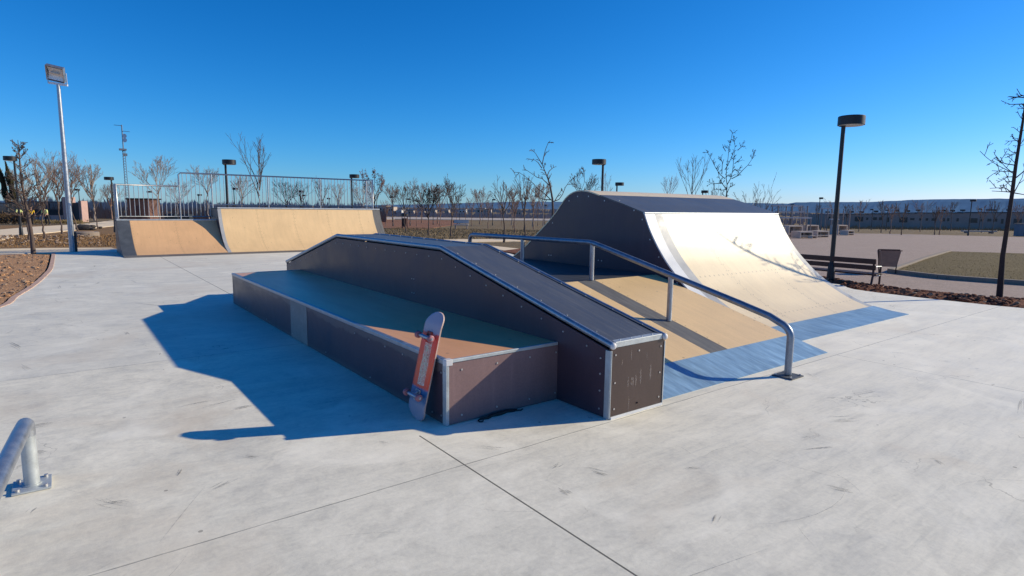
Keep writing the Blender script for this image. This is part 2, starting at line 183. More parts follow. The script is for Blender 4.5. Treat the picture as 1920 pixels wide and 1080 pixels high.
def grip():
    m, nt, b = new_mat('charcoal_grip_sheet_scuffed')
    v = coords(nt); vs = coords(nt, 'Object', (11, .5, .5))
    f = noise(nt, v, 1.6, 6, .65, .6); g = noise(nt, vs, 4, 8, .7); fine = noise(nt, v, 90, 3, .6)
    c = ramp(nt, f, [(.25, (.065, .065, .068)), (.55, (.10, .10, .103)), (.8, (.15, .15, .152))])
    c = mix(nt, .55, c, ramp(nt, g, [(.32, (.045, .045, .048)), (.52, (.10, .10, .103)), (.66, (.20, .20, .20)), (.76, (.30, .30, .30))]))
    c = mix(nt, .18, c, ramp(nt, fine, [(.3, (.02, .02, .025)), (.7, (.13, .13, .14))]))
    nt.links.new(c, b.inputs['Base Color']); nt.links.new(ramp(nt, g, [(.3, .34), (.7, .52)]), b.inputs['Roughness'])
    bump(nt, b, fine, .1, .002); return m
M['grip'] = grip()
def phenolic(name, col, rough=.38):
    m, nt, b = new_mat(name)
    v = coords(nt); vz = coords(nt, 'Object', (7, 7, .7))
    f = noise(nt, v, 1.5, 6, .65, .8); g = noise(nt, vz, 2.2, 6, .65); fine = noise(nt, v, 70, 3)
    k = lambda s: tuple(min(1, c*s) for c in col)
    c = ramp(nt, f, [(.25, k(.78)), (.6, k(1.05)), (.8, k(1.35))])
    c = mix(nt, .35, c, ramp(nt, g, [(.4, k(.85)), (.62, k(1.1)), (.76, k(1.9))]))
    c = mix(nt, .2, c, ramp(nt, fine, [(.3, k(.6)), (.7, k(1.4))]))
    nt.links.new(c, b.inputs['Base Color'])
    nt.links.new(ramp(nt, f, [(.3, rough-.08), (.7, rough+.12)]), b.inputs['Roughness'])
    bump(nt, b, fine, .05, .002); return m
M['brown'] = phenolic('brown_phenolic_panel', (.062, .036, .032))
M['plum'] = phenolic('plum_brown_phenolic_panel', (.072, .043, .056))
def worn_side():
    m = phenolic('plum_brown_panel_worn_top', (.072, .043, .056)); nt = m.node_tree; b = nt.nodes['Principled BSDF']
    src = b.inputs['Base Color'].links[0].from_socket
    tc = N(nt, 'ShaderNodeTexCoord'); sx = N(nt, 'ShaderNodeSeparateXYZ'); nt.links.new(tc.outputs['Object'], sx.inputs[0])
    f = noise(nt, coords(nt, 'Object', (1, 1, 2)), 2.2, 7, .65, .4)
    zz = mth(nt, 'ADD', sx.outputs['Z'], mth(nt, 'MULTIPLY', mth(nt, 'SUBTRACT', f, .5), .22))
    band = ramp(nt, zz, [(.385, 0.0), (.40, .75)])
    base = ramp(nt, mth(nt, 'ADD', sx.outputs['Z'], mth(nt, 'MULTIPLY', f, .06)), [(.03, .6), (.09, 0.0)])
    c = mix(nt, band, src, (.15, .115, .11)); c = mix(nt, base, c, (.13, .12, .115))
    nt.links.new(c, b.inputs['Base Color']); return m
M['plum_worn'] = worn_side()
M['mauve'] = phenolic('faded_mauve_phenolic_panel', (.215, .130, .128), .6)
M['patch'] = simple('beige_repair_plate', (.27, .235, .21), .55, 0, .3, 9, .1)
M['steel'] = simple('galvanised_steel', (.40, .42, .45), .42, .8, .22, 14, .12)
M['rail_steel'] = simple('dull_rail_steel', (.27, .30, .35), .42, .75, .3, 14, .12)
M['steel_pale'] = simple('pale_zinc_trim', (.48, .51, .52), .5, .45, .15, 12, .08)
M['cap'] = simple('white_plastic_cap', (.62, .60, .60), .5, 0, .1, 10, .05)
M['bolt'] = simple('bright_bolt_head', (.52, .50, .49), .4, .6, .1, 20, 0)
def brushed(name, col):
    m, nt, b = new_mat(name)
    vs = coords(nt, 'Object', (9, 1.2, 1), (0, 0, R(8))); v = coords(nt)
    f = noise(nt, vs, 1.7, 9, .70, .9); g = noise(nt, v, 1.6, 6, .65, .8)
    k = lambda s: tuple(min(1, c*s) for c in col)
    c = ramp(nt, f, [(.32, k(.55)), (.5, k(1)), (.62, k(1.35)), (.76, k(1.9))])
    c = mix(nt, .5, c, ramp(nt, g, [(.3, k(.7)), (.7, k(1.35))]))
    nt.links.new(c, b.inputs['Base Color']); b.inputs['Metallic'].default_value = .45
    nt.links.new(ramp(nt, f, [(.3, .42), (.7, .62)]), b.inputs['Roughness'])
    bump(nt, b, f, .04, .001); return m
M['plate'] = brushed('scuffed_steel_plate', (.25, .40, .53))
M['stripe'] = simple('worn_grey_strip', (.14, .135, .13), .6, 0, .5, 5, .15, .4, (5, .5, .5))
M['edge_white'] = simple('bare_white_edge_strip', (.70, .70, .70), .45, 0, .08, 4, .05)
M['edge_grey'] = simple('worn_grey_edge_strip', (.40, .40, .40), .5, 0, .15, 6, .08)
M['edge_dark'] = simple('dark_painted_edge', (.075, .085, .10), .6, 0, .4, 4, .1)
M['black'] = simple('black_painted_metal', (.011, .011, .014), .45, 0, .3, 12, .05)
M['lens'] = simple('frosted_lamp_lens', (.5, .5, .48), .35, 0, .08, 10, 0)
M['glass'] = simple('floodlight_reflector', (.85, .85, .84), .35, .2, .05, 8, 0)
M['bench'] = simple('dark_brown_timber', (.055, .026, .020), .55, 0, .35, 6, .2, .4, (1, .2, 1))
M['benchleg'] = simple('maroon_painted_iron', (.060, .022, .018), .5, 0, .2, 10, .05)
M['bin'] = simple('brown_bin_paint', (.32, .18, .125), .55, 0, .25, 9, .08)
def soil(name, a, bcol, sc=3, bd=.05, bs=.6):
    m, nt, b = new_mat(name)
    v = coords(nt); f = noise(nt, v, sc*.25, 8, .65, .5); g = noise(nt, v, sc*4, 6, .7); h = noise(nt, v, sc*22, 4, .7)
    c = mix(nt, ramp(nt, f, [(.32, 0.0), (.68, 1.0)]), a, bcol)
    c = mix(nt, .5, c, ramp(nt, g, [(.3, tuple(x*.5 for x in a)), (.7, tuple(min(1, x*1.35) for x in bcol))]))
    c = mix(nt, .35, c, ramp(nt, h, [(.3, tuple(x*.35 for x in a)), (.75, tuple(min(1, x*1.8) for x in bcol))]))
    nt.links.new(c, b.inputs['Base Color']); b.inputs['Roughness'].default_value = .95; b.inputs['Specular IOR Level'].default_value = .15
    bump(nt, b, mth(nt, 'ADD', g, mth(nt, 'MULTIPLY', h, .6)), bs, bd)
    return m
M['soil'] = soil('red_brown_soil', (.38, .185, .085), (.58, .33, .18))
M['mulch'] = soil('dark_red_soil', (.15, .058, .038), (.26, .115, .07), 4)
M['field'] = soil('dry_winter_grass', (.17, .115, .065), (.25, .185, .105), 1.2, .08)
M['lawn'] = soil('sparse_brown_lawn', (.25, .125, .062), (.31, .19, .088), 2.2, .06)
M['green_lawn'] = soil('olive_winter_lawn', (.13, .10, .045), (.21, .155, .075), 2.5, .06)
M['gravel'] = soil('pinkish_grey_gravel', (.33, .25, .205), (.46, .355, .295), 5, .02, .45)
M['path'] = simple('pale_sand_path', (.86, .68, .47), .95, 0, .12, 2.5, 0, .1)
M['road'] = soil('pale_concrete_road', (.44, .37, .31), (.54, .46, .40), 2, .01)
M['reddirt'] = soil('bare_red_earth', (.22, .10, .06), (.30, .15, .09), 1.5, .05)
M['brick'] = simple('pink_brick_edging', (.56, .37, .28), .85, 0, .25, 9, .3)
M['kerb'] = simple('pale_concrete_kerb', (.27, .215, .17), .85, 0, .2, 6, .2)
M['stone'] = simple('pale_stone', (.32, .22, .15), .9, 0, .3, 8, .3)
M['rock'] = simple('dark_rock', (.05, .042, .038), .9, 0, .3, 5, .4)
M['bark'] = simple('grey_brown_bark', (.13, .095, .08), .9, 0, .35, 18, .5, .2)
M['bark_dark'] = simple('dark_bark', (.045, .033, .032), .9, 0, .3, 18, .4, .2)
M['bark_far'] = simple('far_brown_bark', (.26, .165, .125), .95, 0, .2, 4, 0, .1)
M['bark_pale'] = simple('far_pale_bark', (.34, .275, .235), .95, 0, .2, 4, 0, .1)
M['bark_haze'] = simple('far_haze_tinted_bark', (.34, .31, .31), .95, 0, .2, 4, 0, .1)  # distance haze mixed into the bark colour
M['rust_leaf'] = simple('rusty_dry_leaf', (.16, .065, .045), .8, 0, .35, 5, 0, .2)
M['dark_leaf'] = simple('dark_dry_leaf', (.028, .024, .022), .8, 0, .35, 5, 0, .2)
M['cypress'] = simple('dull_cypress_foliage', (.050, .045, .024), .9, 0, .4, 5, 0, .1)
M['hedge'] = simple('brown_winter_hedge', (.075, .050, .030), .9, 0, .4, 5, 0, .1)
M['thicket'] = simple('bare_thicket', (.40, .31, .28), .95, 0, .35, .6, 0, .1)
M['hill'] = simple('haze_tinted_scrub', (.10, .19, .31), 1, 0, .16, .006, 0, 0)  # aerial haze painted as the ridge's blue base colour
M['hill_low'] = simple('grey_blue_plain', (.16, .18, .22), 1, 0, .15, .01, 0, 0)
M['pink'] = simple('pale_pink_render', (.46, .30, .26), .85, 0, .1, 1.5, .1)
M['fence'] = simple('dark_blue_grey_fence', (.030, .034, .042), .55, 0, .2, 6, 0)
M['kiosk'] = simple('rusty_brown_brick', (.15, .075, .055), .85, 0, .2, 2, .1)
M['container'] = simple('black_green_plastic', (.014, .018, .018), .5, 0, .2, 5, 0)
M['beige'] = simple('beige_house_render', (.44, .36, .30), .85, 0, .12, .5, 0)
M['white_wall'] = simple('white_house_render', (.62, .60, .58), .85, 0, .08, .5, 0)
M['greyhouse'] = simple('grey_violet_house_render', (.32, .25, .215), .9, 0, .15, .25, 0)
M['roofgrey'] = simple('grey_roof', (.12, .11, .11), .9, 0, .2, .5, 0)
M['window'] = simple('dark_window_glass', (.022, .026, .036), .2, 0, .2, 1, 0)
M['chimney_cap'] = simple('black_chimney_cap', (.02, .02, .022), .6, 0, .2, 1, 0)
M['pale_wood'] = simple('weathered_pale_board', (.55, .50, .47), .8, 0, .2, 3, .1)
M['frame_wood'] = simple('weathered_post', (.27, .22, .20), .85, 0, .25, 3, .1)
M['concrete_block'] = simple('pale_cast_concrete', (.52, .42, .35), .85, 0, .18, 3, .15)
M['mast'] = simple('blue_grey_lattice_steel', (.16, .20, .27), .6, .2, .15, 2, 0)
M['dish'] = simple('white_dish', (.75, .77, .80), .5, 0, .05, 2, 0)
M['bluebox'] = simple('blue_grey_cabinet_paint', (.10, .15, .20), .6, 0, .2, 2, 0)
M['yellow'] = simple('yellow_jacket_cloth', (.75, .48, .01), .8, 0, .15, 8, .2)
M['hivis'] = simple('pale_lime_vest_cloth', (.70, .74, .28), .8, 0, .15, 8, .2)
M['navy'] = simple('dark_work_trousers', (.020, .022, .03), .85, 0, .2, 8, .1)
M['skin'] = simple('tanned_skin', (.42, .24, .17), .6, 0, .1, 10, 0)
M['hair'] = simple('dark_hair', (.02, .016, .014), .8, 0, .2, 20, 0)
M['rubber'] = simple('black_rubber_strap', (.008, .008, .009), .6, 0, .2, 30, .1)
M['scuff'] = None
def scuffm(name, col, lo, hi):
    m, nt, b = new_mat(name)
    f = noise(nt, coords(nt), 60, 4, .7)
    nt.links.new(ramp(nt, f, [(.3, lo), (.7, hi)]), b.inputs['Alpha'])
    b.inputs['Base Color'].default_value = (*col, 1); b.inputs['Roughness'].default_value = .8
    return m
M['scuff'] = scuffm('rubber_scuff', (.10, .10, .105), .02, .42)
M['chalk'] = scuffm('faded_white_marker', (.50, .44, .42), .0, .38)
M['wheel'] = simple('worn_pink_urethane', (.34, .13, .15), .5, 0, .25, 30, .05)
M['truck'] = simple('cast_alloy', (.42, .42, .45), .4, .7, .2, 30, .08)
M['truck_red'] = simple('red_painted_alloy', (.48, .06, .04), .45, .1, .2, 30, .08)
M['deckply'] = simple('maple_ply_edge', (.52, .36, .30), .6, 0, .2, 30, .05)
M['griptape'] = simple('black_griptape', (.02, .02, .02), .95, 0, .2, 90, .3)
M['emblem'] = simple('worn_gold_print', (.80, .72, .50), .6, 0, .3, 60, 0)
def deckmat():
    m, nt, b = new_mat('worn_red_and_blue_deck_print')
    tc = N(nt, 'ShaderNodeTexCoord'); sx = N(nt, 'ShaderNodeSeparateXYZ'); nt.links.new(tc.outputs['Object'], sx.inputs[0])
    wn = noise(nt, coords(nt, 'Object', (1, 4, 1)), 14, 6, .7)
    L = mth(nt, 'ADD', sx.outputs['X'], mth(nt, 'MULTIPLY', mth(nt, 'SUBTRACT', wn, .5), .05))
    fac = mth(nt, 'MULTIPLY', mth(nt, 'ADD', L, .4), 1.25)
    c = ramp(nt, fac, [(0, (.36, .34, .40)), (.15, (.22, .25, .34)), (.19, (.02, .11, .27)), (.29, (.02, .13, .30)), (.31, (.85, .07, .02)), (.5, (.98, .12, .03)), (.72, (.95, .07, .03)), (.80, (.85, .07, .05)), (.815, (.40, .34, .40)), (1, (.46, .40, .46))])
    # worn centre column
    aw = mth(nt, 'ABSOLUTE', mth(nt, 'ADD', sx.outputs['Y'], .004))
    cen = mth(nt, 'MULTIPLY', mth(nt, 'LESS_THAN', mth(nt, 'ADD', aw, mth(nt, 'MULTIPLY', wn, .02)), .052), mth(nt, 'LESS_THAN', mth(nt, 'ABSOLUTE', mth(nt, 'SUBTRACT', L, .05)), .19))
    c = mix(nt, mth(nt, 'MULTIPLY', cen, .62), c, (.62, .42, .30))
    sc = noise(nt, coords(nt, 'Object', (2, 14, 2)), 10, 6, .75, .5)
    c = mix(nt, ramp(nt, sc, [(.56, 0.0), (.74, .5)]), c, (.75, .62, .58))
    gl = noise(nt, coords(nt, 'Object', (1, 1.3, 1)), 26, 3, .5, 1.5)
    ln = mth(nt, 'MULTIPLY', mth(nt, 'LESS_THAN', mth(nt, 'ABSOLUTE', mth(nt, 'SUBTRACT', gl, .5)), .022), cen)
    c = mix(nt, mth(nt, 'MULTIPLY', ln, .8), c, (.90, .85, .70))
    ln2 = mth(nt, 'MULTIPLY', mth(nt, 'LESS_THAN', mth(nt, 'ABSOLUTE', mth(nt, 'SUBTRACT', gl, .57)), .016), cen)
    c = mix(nt, mth(nt, 'MULTIPLY', ln2, .7), c, (.08, .05, .06))
    nt.links.new(c, b.inputs['Base Color']); b.inputs['Roughness'].default_value = .45
    return m
M['deck'] = deckmat()

# ------------------------------------------------------------------ mesh builder
class MB:
    def __init__(s): s.v = []; s.f = []; s.m = []; s.sm = []
    def face(s, pts, mi=0, smooth=False):
        n = len(s.v); s.v += [tuple(p) for p in pts]; s.f.append(tuple(range(n, n+len(pts)))); s.m.append(mi); s.sm.append(smooth)
    def mesh(s, vs, fs, mi=0, smooth=False):
        n = len(s.v); s.v += [tuple(p) for p in vs]
        for f in fs: s.f.append(tuple(i+n for i in f)); s.m.append(mi); s.sm.append(smooth)
    def box(s, a, b, mi=0, mat=None):
        x0, y0, z0 = a; x1, y1, z1 = b
        vs = [(x0,y0,z0),(x1,y0,z0),(x1,y1,z0),(x0,y1,z0),(x0,y0,z1),(x1,y0,z1),(x1,y1,z1),(x0,y1,z1)]
        if mat is not None: vs = [mat @ Vector(p) for p in vs]
        s.mesh(vs, [(0,3,2,1),(4,5,6,7),(0,1,5,4),(1,2,6,5),(2,3,7,6),(3,0,4,7)], mi)
    def prism_x(s, prof, x0, x1, mi=0):          # closed (y,z) outline pushed along x
        n = len(prof)
        area = sum(prof[i][0]*prof[(i+1) % n][1]-prof[(i+1) % n][0]*prof[i][1] for i in range(n))
        if area < 0: prof = prof[::-1]
        vs = [(x0, y, z) for y, z in prof]+[(x1, y, z) for y, z in prof]
        fs = [tuple(range(n-1, -1, -1)), tuple(range(n, 2*n))]+[(i, (i+1) % n, n+(i+1) % n, n+i) for i in range(n)]
        s.mesh(vs, fs, mi)
    def sheet_x(s, prof, x0, x1, th=.018, mi=0, smooth=True):   # open (y,z) line pushed along x, with thickness downwards
        n = len(prof); nr = []
        for i in range(n):
            a = prof[max(0, i-1)]; b = prof[min(n-1, i+1)]
            dy, dz = b[0]-a[0], b[1]-a[1]; l = math.hypot(dy, dz) or 1
            nr.append((-dz/l, dy/l))
        lo = [(p[0]-q[0]*th, p[1]-q[1]*th) for p, q in zip(prof, nr)]
        vs = [(x0, *p) for p in prof]+[(x1, *p) for p in prof]+[(x0, *p) for p in lo]+[(x1, *p) for p in lo]
        top = [(i, n+i, n+i+1, i+1) for i in range(n-1)]
        s.mesh(vs, top, mi, smooth)
        k = len(s.v); s.v += vs
        def add(fs, sm):
            for f in fs: s.f.append(tuple(i+k for i in f)); s.m.append(mi); s.sm.append(sm)
        add([(2*n+i, 2*n+i+1, 3*n+i+1, 3*n+i) for i in range(n-1)], False)
        add([(i, i+1, 2*n+i+1, 2*n+i) for i in range(n-1)]+[(n+i+1, n+i, 3*n+i, 3*n+i+1) for i in range(n-1)], False)
        add([(0, 2*n, 3*n, n), (n-1, 2*n-1, 4*n-1, 3*n-1)], False)
    def tube(s, pts, rad, n=8, mi=0, cap=True, smooth=True):
        pts = [Vector(p) for p in pts]; k = len(pts)
        if not isinstance(rad, (list, tuple)): rad = [rad]*k
        b0 = len(s.v); prev = None
        for i, p in enumerate(pts):
            t = (pts[min(k-1, i+1)]-pts[max(0, i-1)])
            t = t.normalized() if t.length > 1e-9 else Vector((0, 0, 1))
            if prev is None:
                a = Vector((0, 0, 1)) if abs(t.z) < .9 else Vector((1, 0, 0))
                u = t.cross(a).normalized()
            else:
                u = (prev-t*prev.dot(t)); u = u.normalized() if u.length > 1e-6 else t.orthogonal().normalized()
            prev = u; w = t.cross(u)
            for j in range(n):
                an = 2*math.pi*j/n; s.v.append(tuple(p+(u*math.cos(an)+w*math.sin(an))*rad[i]))
        for i in range(k-1):
            for j in range(n):
                s.f.append((b0+i*n+j, b0+i*n+(j+1) % n, b0+(i+1)*n+(j+1) % n, b0+(i+1)*n+j)); s.m.append(mi); s.sm.append(smooth)
        if cap:
            for ring, fl in ((0, True), (k-1, False)):
                q = [s.v[b0+ring*n+j] for j in range(n)]; s.face(q[::-1] if fl else q, mi)
    def ball(s, c, r, mi=0, seg=10, ring=7, sc=(1, 1, 1), jit=0, rng=None):
        vs = []; 
        for i in range(ring+1):
            th = math.pi*i/ring
            for j in range(seg):
                ph = 2*math.pi*j/seg; q = 1+(rng.uniform(-jit, jit) if rng and 0 < i < ring else 0)
                vs.append((c[0]+r*q*sc[0]*math.sin(th)*math.cos(ph), c[1]+r*q*sc[1]*math.sin(th)*math.sin(ph), c[2]+r*q*sc[2]*math.cos(th)))
        fs = [(i*seg+j, (i+1)*seg+j, (i+1)*seg+(j+1) % seg, i*seg+(j+1) % seg) for i in range(ring) for j in range(seg)]
        s.mesh(vs, fs, mi, True)
    def xf(s, mat): s.v = [tuple(mat @ Vector(p)) for p in s.v]
    def build(s, name, mats, parent=None, bevel=0, weld=False, **props):
        me = bpy.data.meshes.new(name); me.from_pydata(s.v, [], s.f)
        if not isinstance(mats, (list, tuple)): mats = [mats]
        for m in mats: me.materials.append(m)
        me.polygons.foreach_set('material_index', s.m); me.polygons.foreach_set('use_smooth', s.sm); me.update()
        if weld:
            bm = bmesh.new(); bm.from_mesh(me); bmesh.ops.remove_doubles(bm, verts=bm.verts, dist=1e-5); bm.to_mesh(me); bm.free()
        o = bpy.data.objects.new(name, me); C.objects.link(o)
        if parent: o.parent = parent
        if bevel:
            b = o.modifiers.new('bevel', 'BEVEL'); b.width = bevel; b.segments = 2; b.limit_method = 'ANGLE'; b.angle_limit = R(40)
        for k, v in props.items(): o[k] = v
        return o
def thing(name, label, cat, loc=(0, 0, 0), rotz=0, group=None):
    o = bpy.data.objects.new(name, None); o.empty_display_size = .2; C.objects.link(o)
    o.location = loc; o.rotation_euler = (0, 0, rotz); o['label'] = label; o['category'] = cat
    if group: o['group'] = group
    return o
def tag(o, label, cat, group=None):
    o['label'] = label; o['category'] = cat
    if group: o['group'] = group
    return o
def kids(o): return [c for c in C.objects if c.parent == o]
def dup(root, loc, rotz, label, group=None, scale=None):
    r = root.copy(); C.objects.link(r); r.location = loc; r.rotation_euler = (0, 0, rotz); r['label'] = label
    if scale: r.scale = scale
    if group: r['group'] = group
    for ch in list(root.children):
        c = ch.copy(); C.objects.link(c); c.parent = r
        for g in list(ch.children):
            d = g.copy(); C.objects.link(d); d.parent = c
    return r
ORD = ['first', 'second', 'third', 'fourth', 'fifth', 'sixth', 'seventh', 'eighth', 'ninth', 'tenth', 'eleventh', 'twelfth', 'thirteenth', 'fourteenth', 'fifteenth', 'sixteenth', 'seventeenth', 'eighteenth', 'nineteenth', 'twentieth']
def W(o):                                    # a part modelled in world coordinates under an Empty
    o.matrix_parent_inverse = Matrix.Translation(-Vector(o.parent.location)); return o

# ------------------------------------------------------------------ ground and setting
def clip(poly, d0, keep_less):
    out = []; n = len(poly); f = lambda p: (p[0]*FD[0]+p[1]*FD[1]-d0)*(1 if keep_less else -1)
    for i in range(n):
        a, b = poly[i], poly[(i+1) % n]; fa, fb = f(a), f(b)
        if fa <= 0: out.append(a)
        if fa*fb < 0:
            t = fa/(fa-fb); out.append([a[0]+(b[0]-a[0])*t, a[1]+(b[1]-a[1])*t])
    return out
def sheet(name, poly, h, mat, thick=.12, kind='structure'):
    mb = MB(); poly = [list(p) for p in poly]
    for lo, hi in ((None, 20), (20, 140), (140, None)):
        q = poly
        if lo is not None: q = clip(q, lo, False)
        if hi is not None and q: q = clip(q, hi, True)
        if len(q) < 3: continue
        bm = bmesh.new(); vs = [bm.verts.new((x, y, gz(x, y)+h)) for x, y in q]
        f = bm.faces.new(vs); f.normal_update()
        if f.normal.z < 0: f.normal_flip()
        r = bmesh.ops.triangulate(bm, faces=[f])
        bm.verts.ensure_lookup_table(); bm.verts.index_update()
        mb.mesh([tuple(v.co) for v in bm.verts], [tuple(v.index for v in t.verts) for t in bm.faces])
        bm.free()
    n = len(poly)
    for i in range(n):
        a, b = poly[i], poly[(i+1) % n]
        mb.face([(a[0], a[1], gz(*a)+h), (a[0], a[1], gz(*a)+h-thick), (b[0], b[1], gz(*b)+h-thick), (b[0], b[1], gz(*b)+h)])
    o = mb.build(name, mat); o['kind'] = kind; return o
def smooth_poly(pts, k=4):
    out = []; n = len(pts)
    for i in range(n-1):
        p0, p1, p2, p3 = pts[max(0, i-1)], pts[i], pts[i+1], pts[min(n-1, i+2)]
        for j in range(k):
            t = j/k
            out.append([.5*(2*p1[a]+(p2[a]-p0[a])*t+(2*p0[a]-5*p1[a]+4*p2[a]-p3[a])*t*t+(-p0[a]+3*p1[a]-3*p2[a]+p3[a])*t**3) for a in (0, 1)])
    return out+[pts[-1]]
# base ground: strips across the view direction, out to the horizon
mb = MB(); PD = (FD[1], -FD[0])
rows = [-30, 20, 140, 6000]
def gp(d, s): return (d*FD[0]+s*PD[0], d*FD[1]+s*PD[1])
for a, b_ in zip(rows[:-1], rows[1:]):
    q = [gp(a, -6000), gp(a, 6000), gp(b_, 6000), gp(b_, -6000)]
    mb.face([(x, y, gz(x, y)-.06) for x, y in q][::-1])
g = mb.build('ground', M['field']); g['kind'] = 'structure'
for p in g.data.polygons:
    if p.normal.z < 0: p.flip()

left_edge = smooth_poly([[-5.5, 5.0], [-3.2, 7.5], [-1.75, 9.6], [-.78, 11.38], [-.62, 12.6], [-.43, 14.1], [-.26, 16.3], [-.19, 18.05], [-.16, 22.9]])
right_edge = smooth_poly([[11.97, 15.6], [12.3, 12.5], [13.3, 9], [13.48, 6.2], [12.77, 5.31], [12.6, 4.29], [12.61, 3.46], [12.7, 2.6], [13.3, 0], [14, -4]])
slab_poly = left_edge+[[1.2, 23.9], [10.6, 24.0], [13.2, 19.4], [12.73, 17.4]]+right_edge+[[14, -7], [-8, -7], [-8, 3]]
slab = sheet('concrete_slab', slab_poly, 0, M['concrete'])
# rubber scuffs worn into the slab
rng = random.Random(5)
def scuff_into(mb, x, y, ang, L, w, curve):
    pts = []
    for i in range(7):
        t = i/6-.5; a = ang+curve*t
        pts.append((x+L*t*math.cos(a), y+L*t*math.sin(a), ang+curve*2*t))
    for i in range(6):
        (xa, ya, aa), (xb, yb, ab) = pts[i], pts[i+1]
        wa, wb = w*math.sin(math.pi*(i+.15)/6.3), w*math.sin(math.pi*(i+1.15)/6.3)
        mb.face([(xa-wa*math.sin(aa)*-1, ya-wa*math.cos(aa), .002), (xb+wb*math.sin(ab), yb-wb*math.cos(ab), .002), (xb-wb*math.sin(ab), yb+wb*math.cos(ab), .002), (xa-wa*math.sin(aa), ya+wa*math.cos(aa), .002)])
mb = MB()
def smudge(x, y, a, L, w, c=0):
    for k in range(4):
        o_ = (k-1.5)*w*1.5; scuff_into(mb, x-o_*math.sin(a)+rng.uniform(-.2, .2)*L*math.cos(a), y+o_*math.cos(a)+rng.uniform(-.2, .2)*L*math.sin(a), a+rng.uniform(-.06, .06), L*rng.uniform(.5, 1), w*rng.uniform(.5, 1), c*.5)
for x, y, a, L, w, c in [(2.45,2.35,1.9,.13,.008,.2),(2.12,2.28,1.5,.09,.008,0),(2.3,2.55,.3,.12,.005,.3),(2.95,2.05,-.5,.12,.005,.1),(.62,3.45,.5,.18,.006,.2),(.85,3.75,2.2,.14,.006,.2),(.45,3.75,1.2,.12,.005,.4),(.9,4.95,.3,.3,.005,.1),(.75,5.05,.1,.24,.005,0),(1.02,4.75,0,.18,.010,0),(-.2,5.15,-.15,.3,.012,0),(.1,3.55,2.2,.26,.003,-.6),(3.9,1.75,-.4,.22,.007,.1),(4.6,1.9,-.5,.34,.007,.1),(3.4,1.4,2.0,.18,.007,.1),(5.4,2.1,-.2,.5,.004,.1),(6.2,1.2,.2,.6,.004,-.1),(5.7,.9,-.3,.5,.006,0),(2.55,1.62,.4,.12,.005,0),(4.3,1.2,.8,.15,.005,.2)]:
    smudge(x, y, a, L, w, c)
for k in range(26): smudge(rng.uniform(-.8, 9), rng.uniform(.8, 2.8) if k % 2 else rng.uniform(3, 11), rng.uniform(0, 3.14), rng.uniform(.06, .3), rng.uniform(.002, .005), rng.uniform(-.3, .3))
for k in range(40): scuff_into(mb, rng.uniform(-.8, 9), rng.uniform(.8, 4), rng.uniform(0, 3.14), rng.uniform(.2, .9), rng.uniform(.0012, .0025), rng.uniform(-.8, .8))
for k in range(26): smudge(rng.uniform(-.6, 1.1), rng.uniform(7, 18), rng.uniform(0, 3.14), rng.uniform(.2, .8), rng.uniform(.004, .009), rng.uniform(-.4, .4))
mb.build('scuff_marks', M['scuff'], slab, kind='stuff')
# brick edging along the left curve
mb = MB()
for (a, b_) in zip(left_edge[8:], left_edge[9:]):
    dx, dy = b_[0]-a[0], b_[1]-a[1]; l = math.hypot(dx, dy); nx, ny = -dy/l, dx/l
    k = max(1, round(l/.22))
    for i in range(k):
        t0, t1 = (i+.03)/k, (i+.97)/k
        P = [(a[0]+dx*t, a[1]+dy*t) for t in (t0, t1)]
        z = .008+rng.uniform(0, .006)
        vs = [(P[0][0]+nx*.0, P[0][1], -.08), (P[1][0], P[1][1], -.08), (P[1][0]+nx*.085, P[1][1]+ny*.085, -.08), (P[0][0]+nx*.085, P[0][1]+ny*.085, -.08)]
        mb.mesh(vs+[(p[0], p[1], z) for p in vs], [(3,2,1,0),(4,5,6,7),(0,1,5,4),(1,2,6,5),(2,3,7,6),(3,0,4,7)])
e = mb.build('brick_edging', M['brick']); e['kind'] = 'structure'
sheet('soil_bed', [[-40, -10], [-9, 3], [-5.6, 5.1]]+[[x-.13, y] for x, y in left_edge[1:]]+[[-1.0, 23.0], [-40, 22.7]], -.012, M['soil'])
sheet('sand_path', [[-60, 22.9], [-1, 23.02], [.2, 23.0], [1.6, 23.9], [1.4, 25.5], [-.3, 26.0], [-60, 27]], -.02, M['path'])
sheet('brown_lawn', [[-60, 27.1], [-.3, 26.1], [1.4, 25.6], [12, 24.5], [11, 40], [8, 66], [6, 80], [-3, 70], [-60, 70]], -.04, M['lawn'])
sheet('path', T['left_path_2'], -.01, M['path'])
sheet('gravel_plaza', [[12.9, 6.2], [12.4, 5.2], [12.3, 2.3], [13.6, -6], [60, -30], [100, -10], [84, 12], [76.6, 16.4], [76.4, 21.6], [76.2, 26.6], [72.2, 30.6], [53.2, 27.1], [49.4, 28], [30, 20], [16, 9.5], [13.4, 7]], -.03, M['gravel'])
sheet('bare_earth', T['red_dirt'], -.02, M['reddirt'])
sheet('road', T['white_road'], .05, M['road'], thick=.6)
sheet('sand_path', T['near_path'], -.02, M['path'])
sheet('sand_path', T['corner_path'], .0, M['path'])
sheet('grass_patch', T['patch'], .02, M['green_lawn'])
sheet('red_soil_strip', [[12.5, 17.2], [14.5, 18.4], [13.4, 14.5], [12.2, 15.2]], .03, M['mulch'])
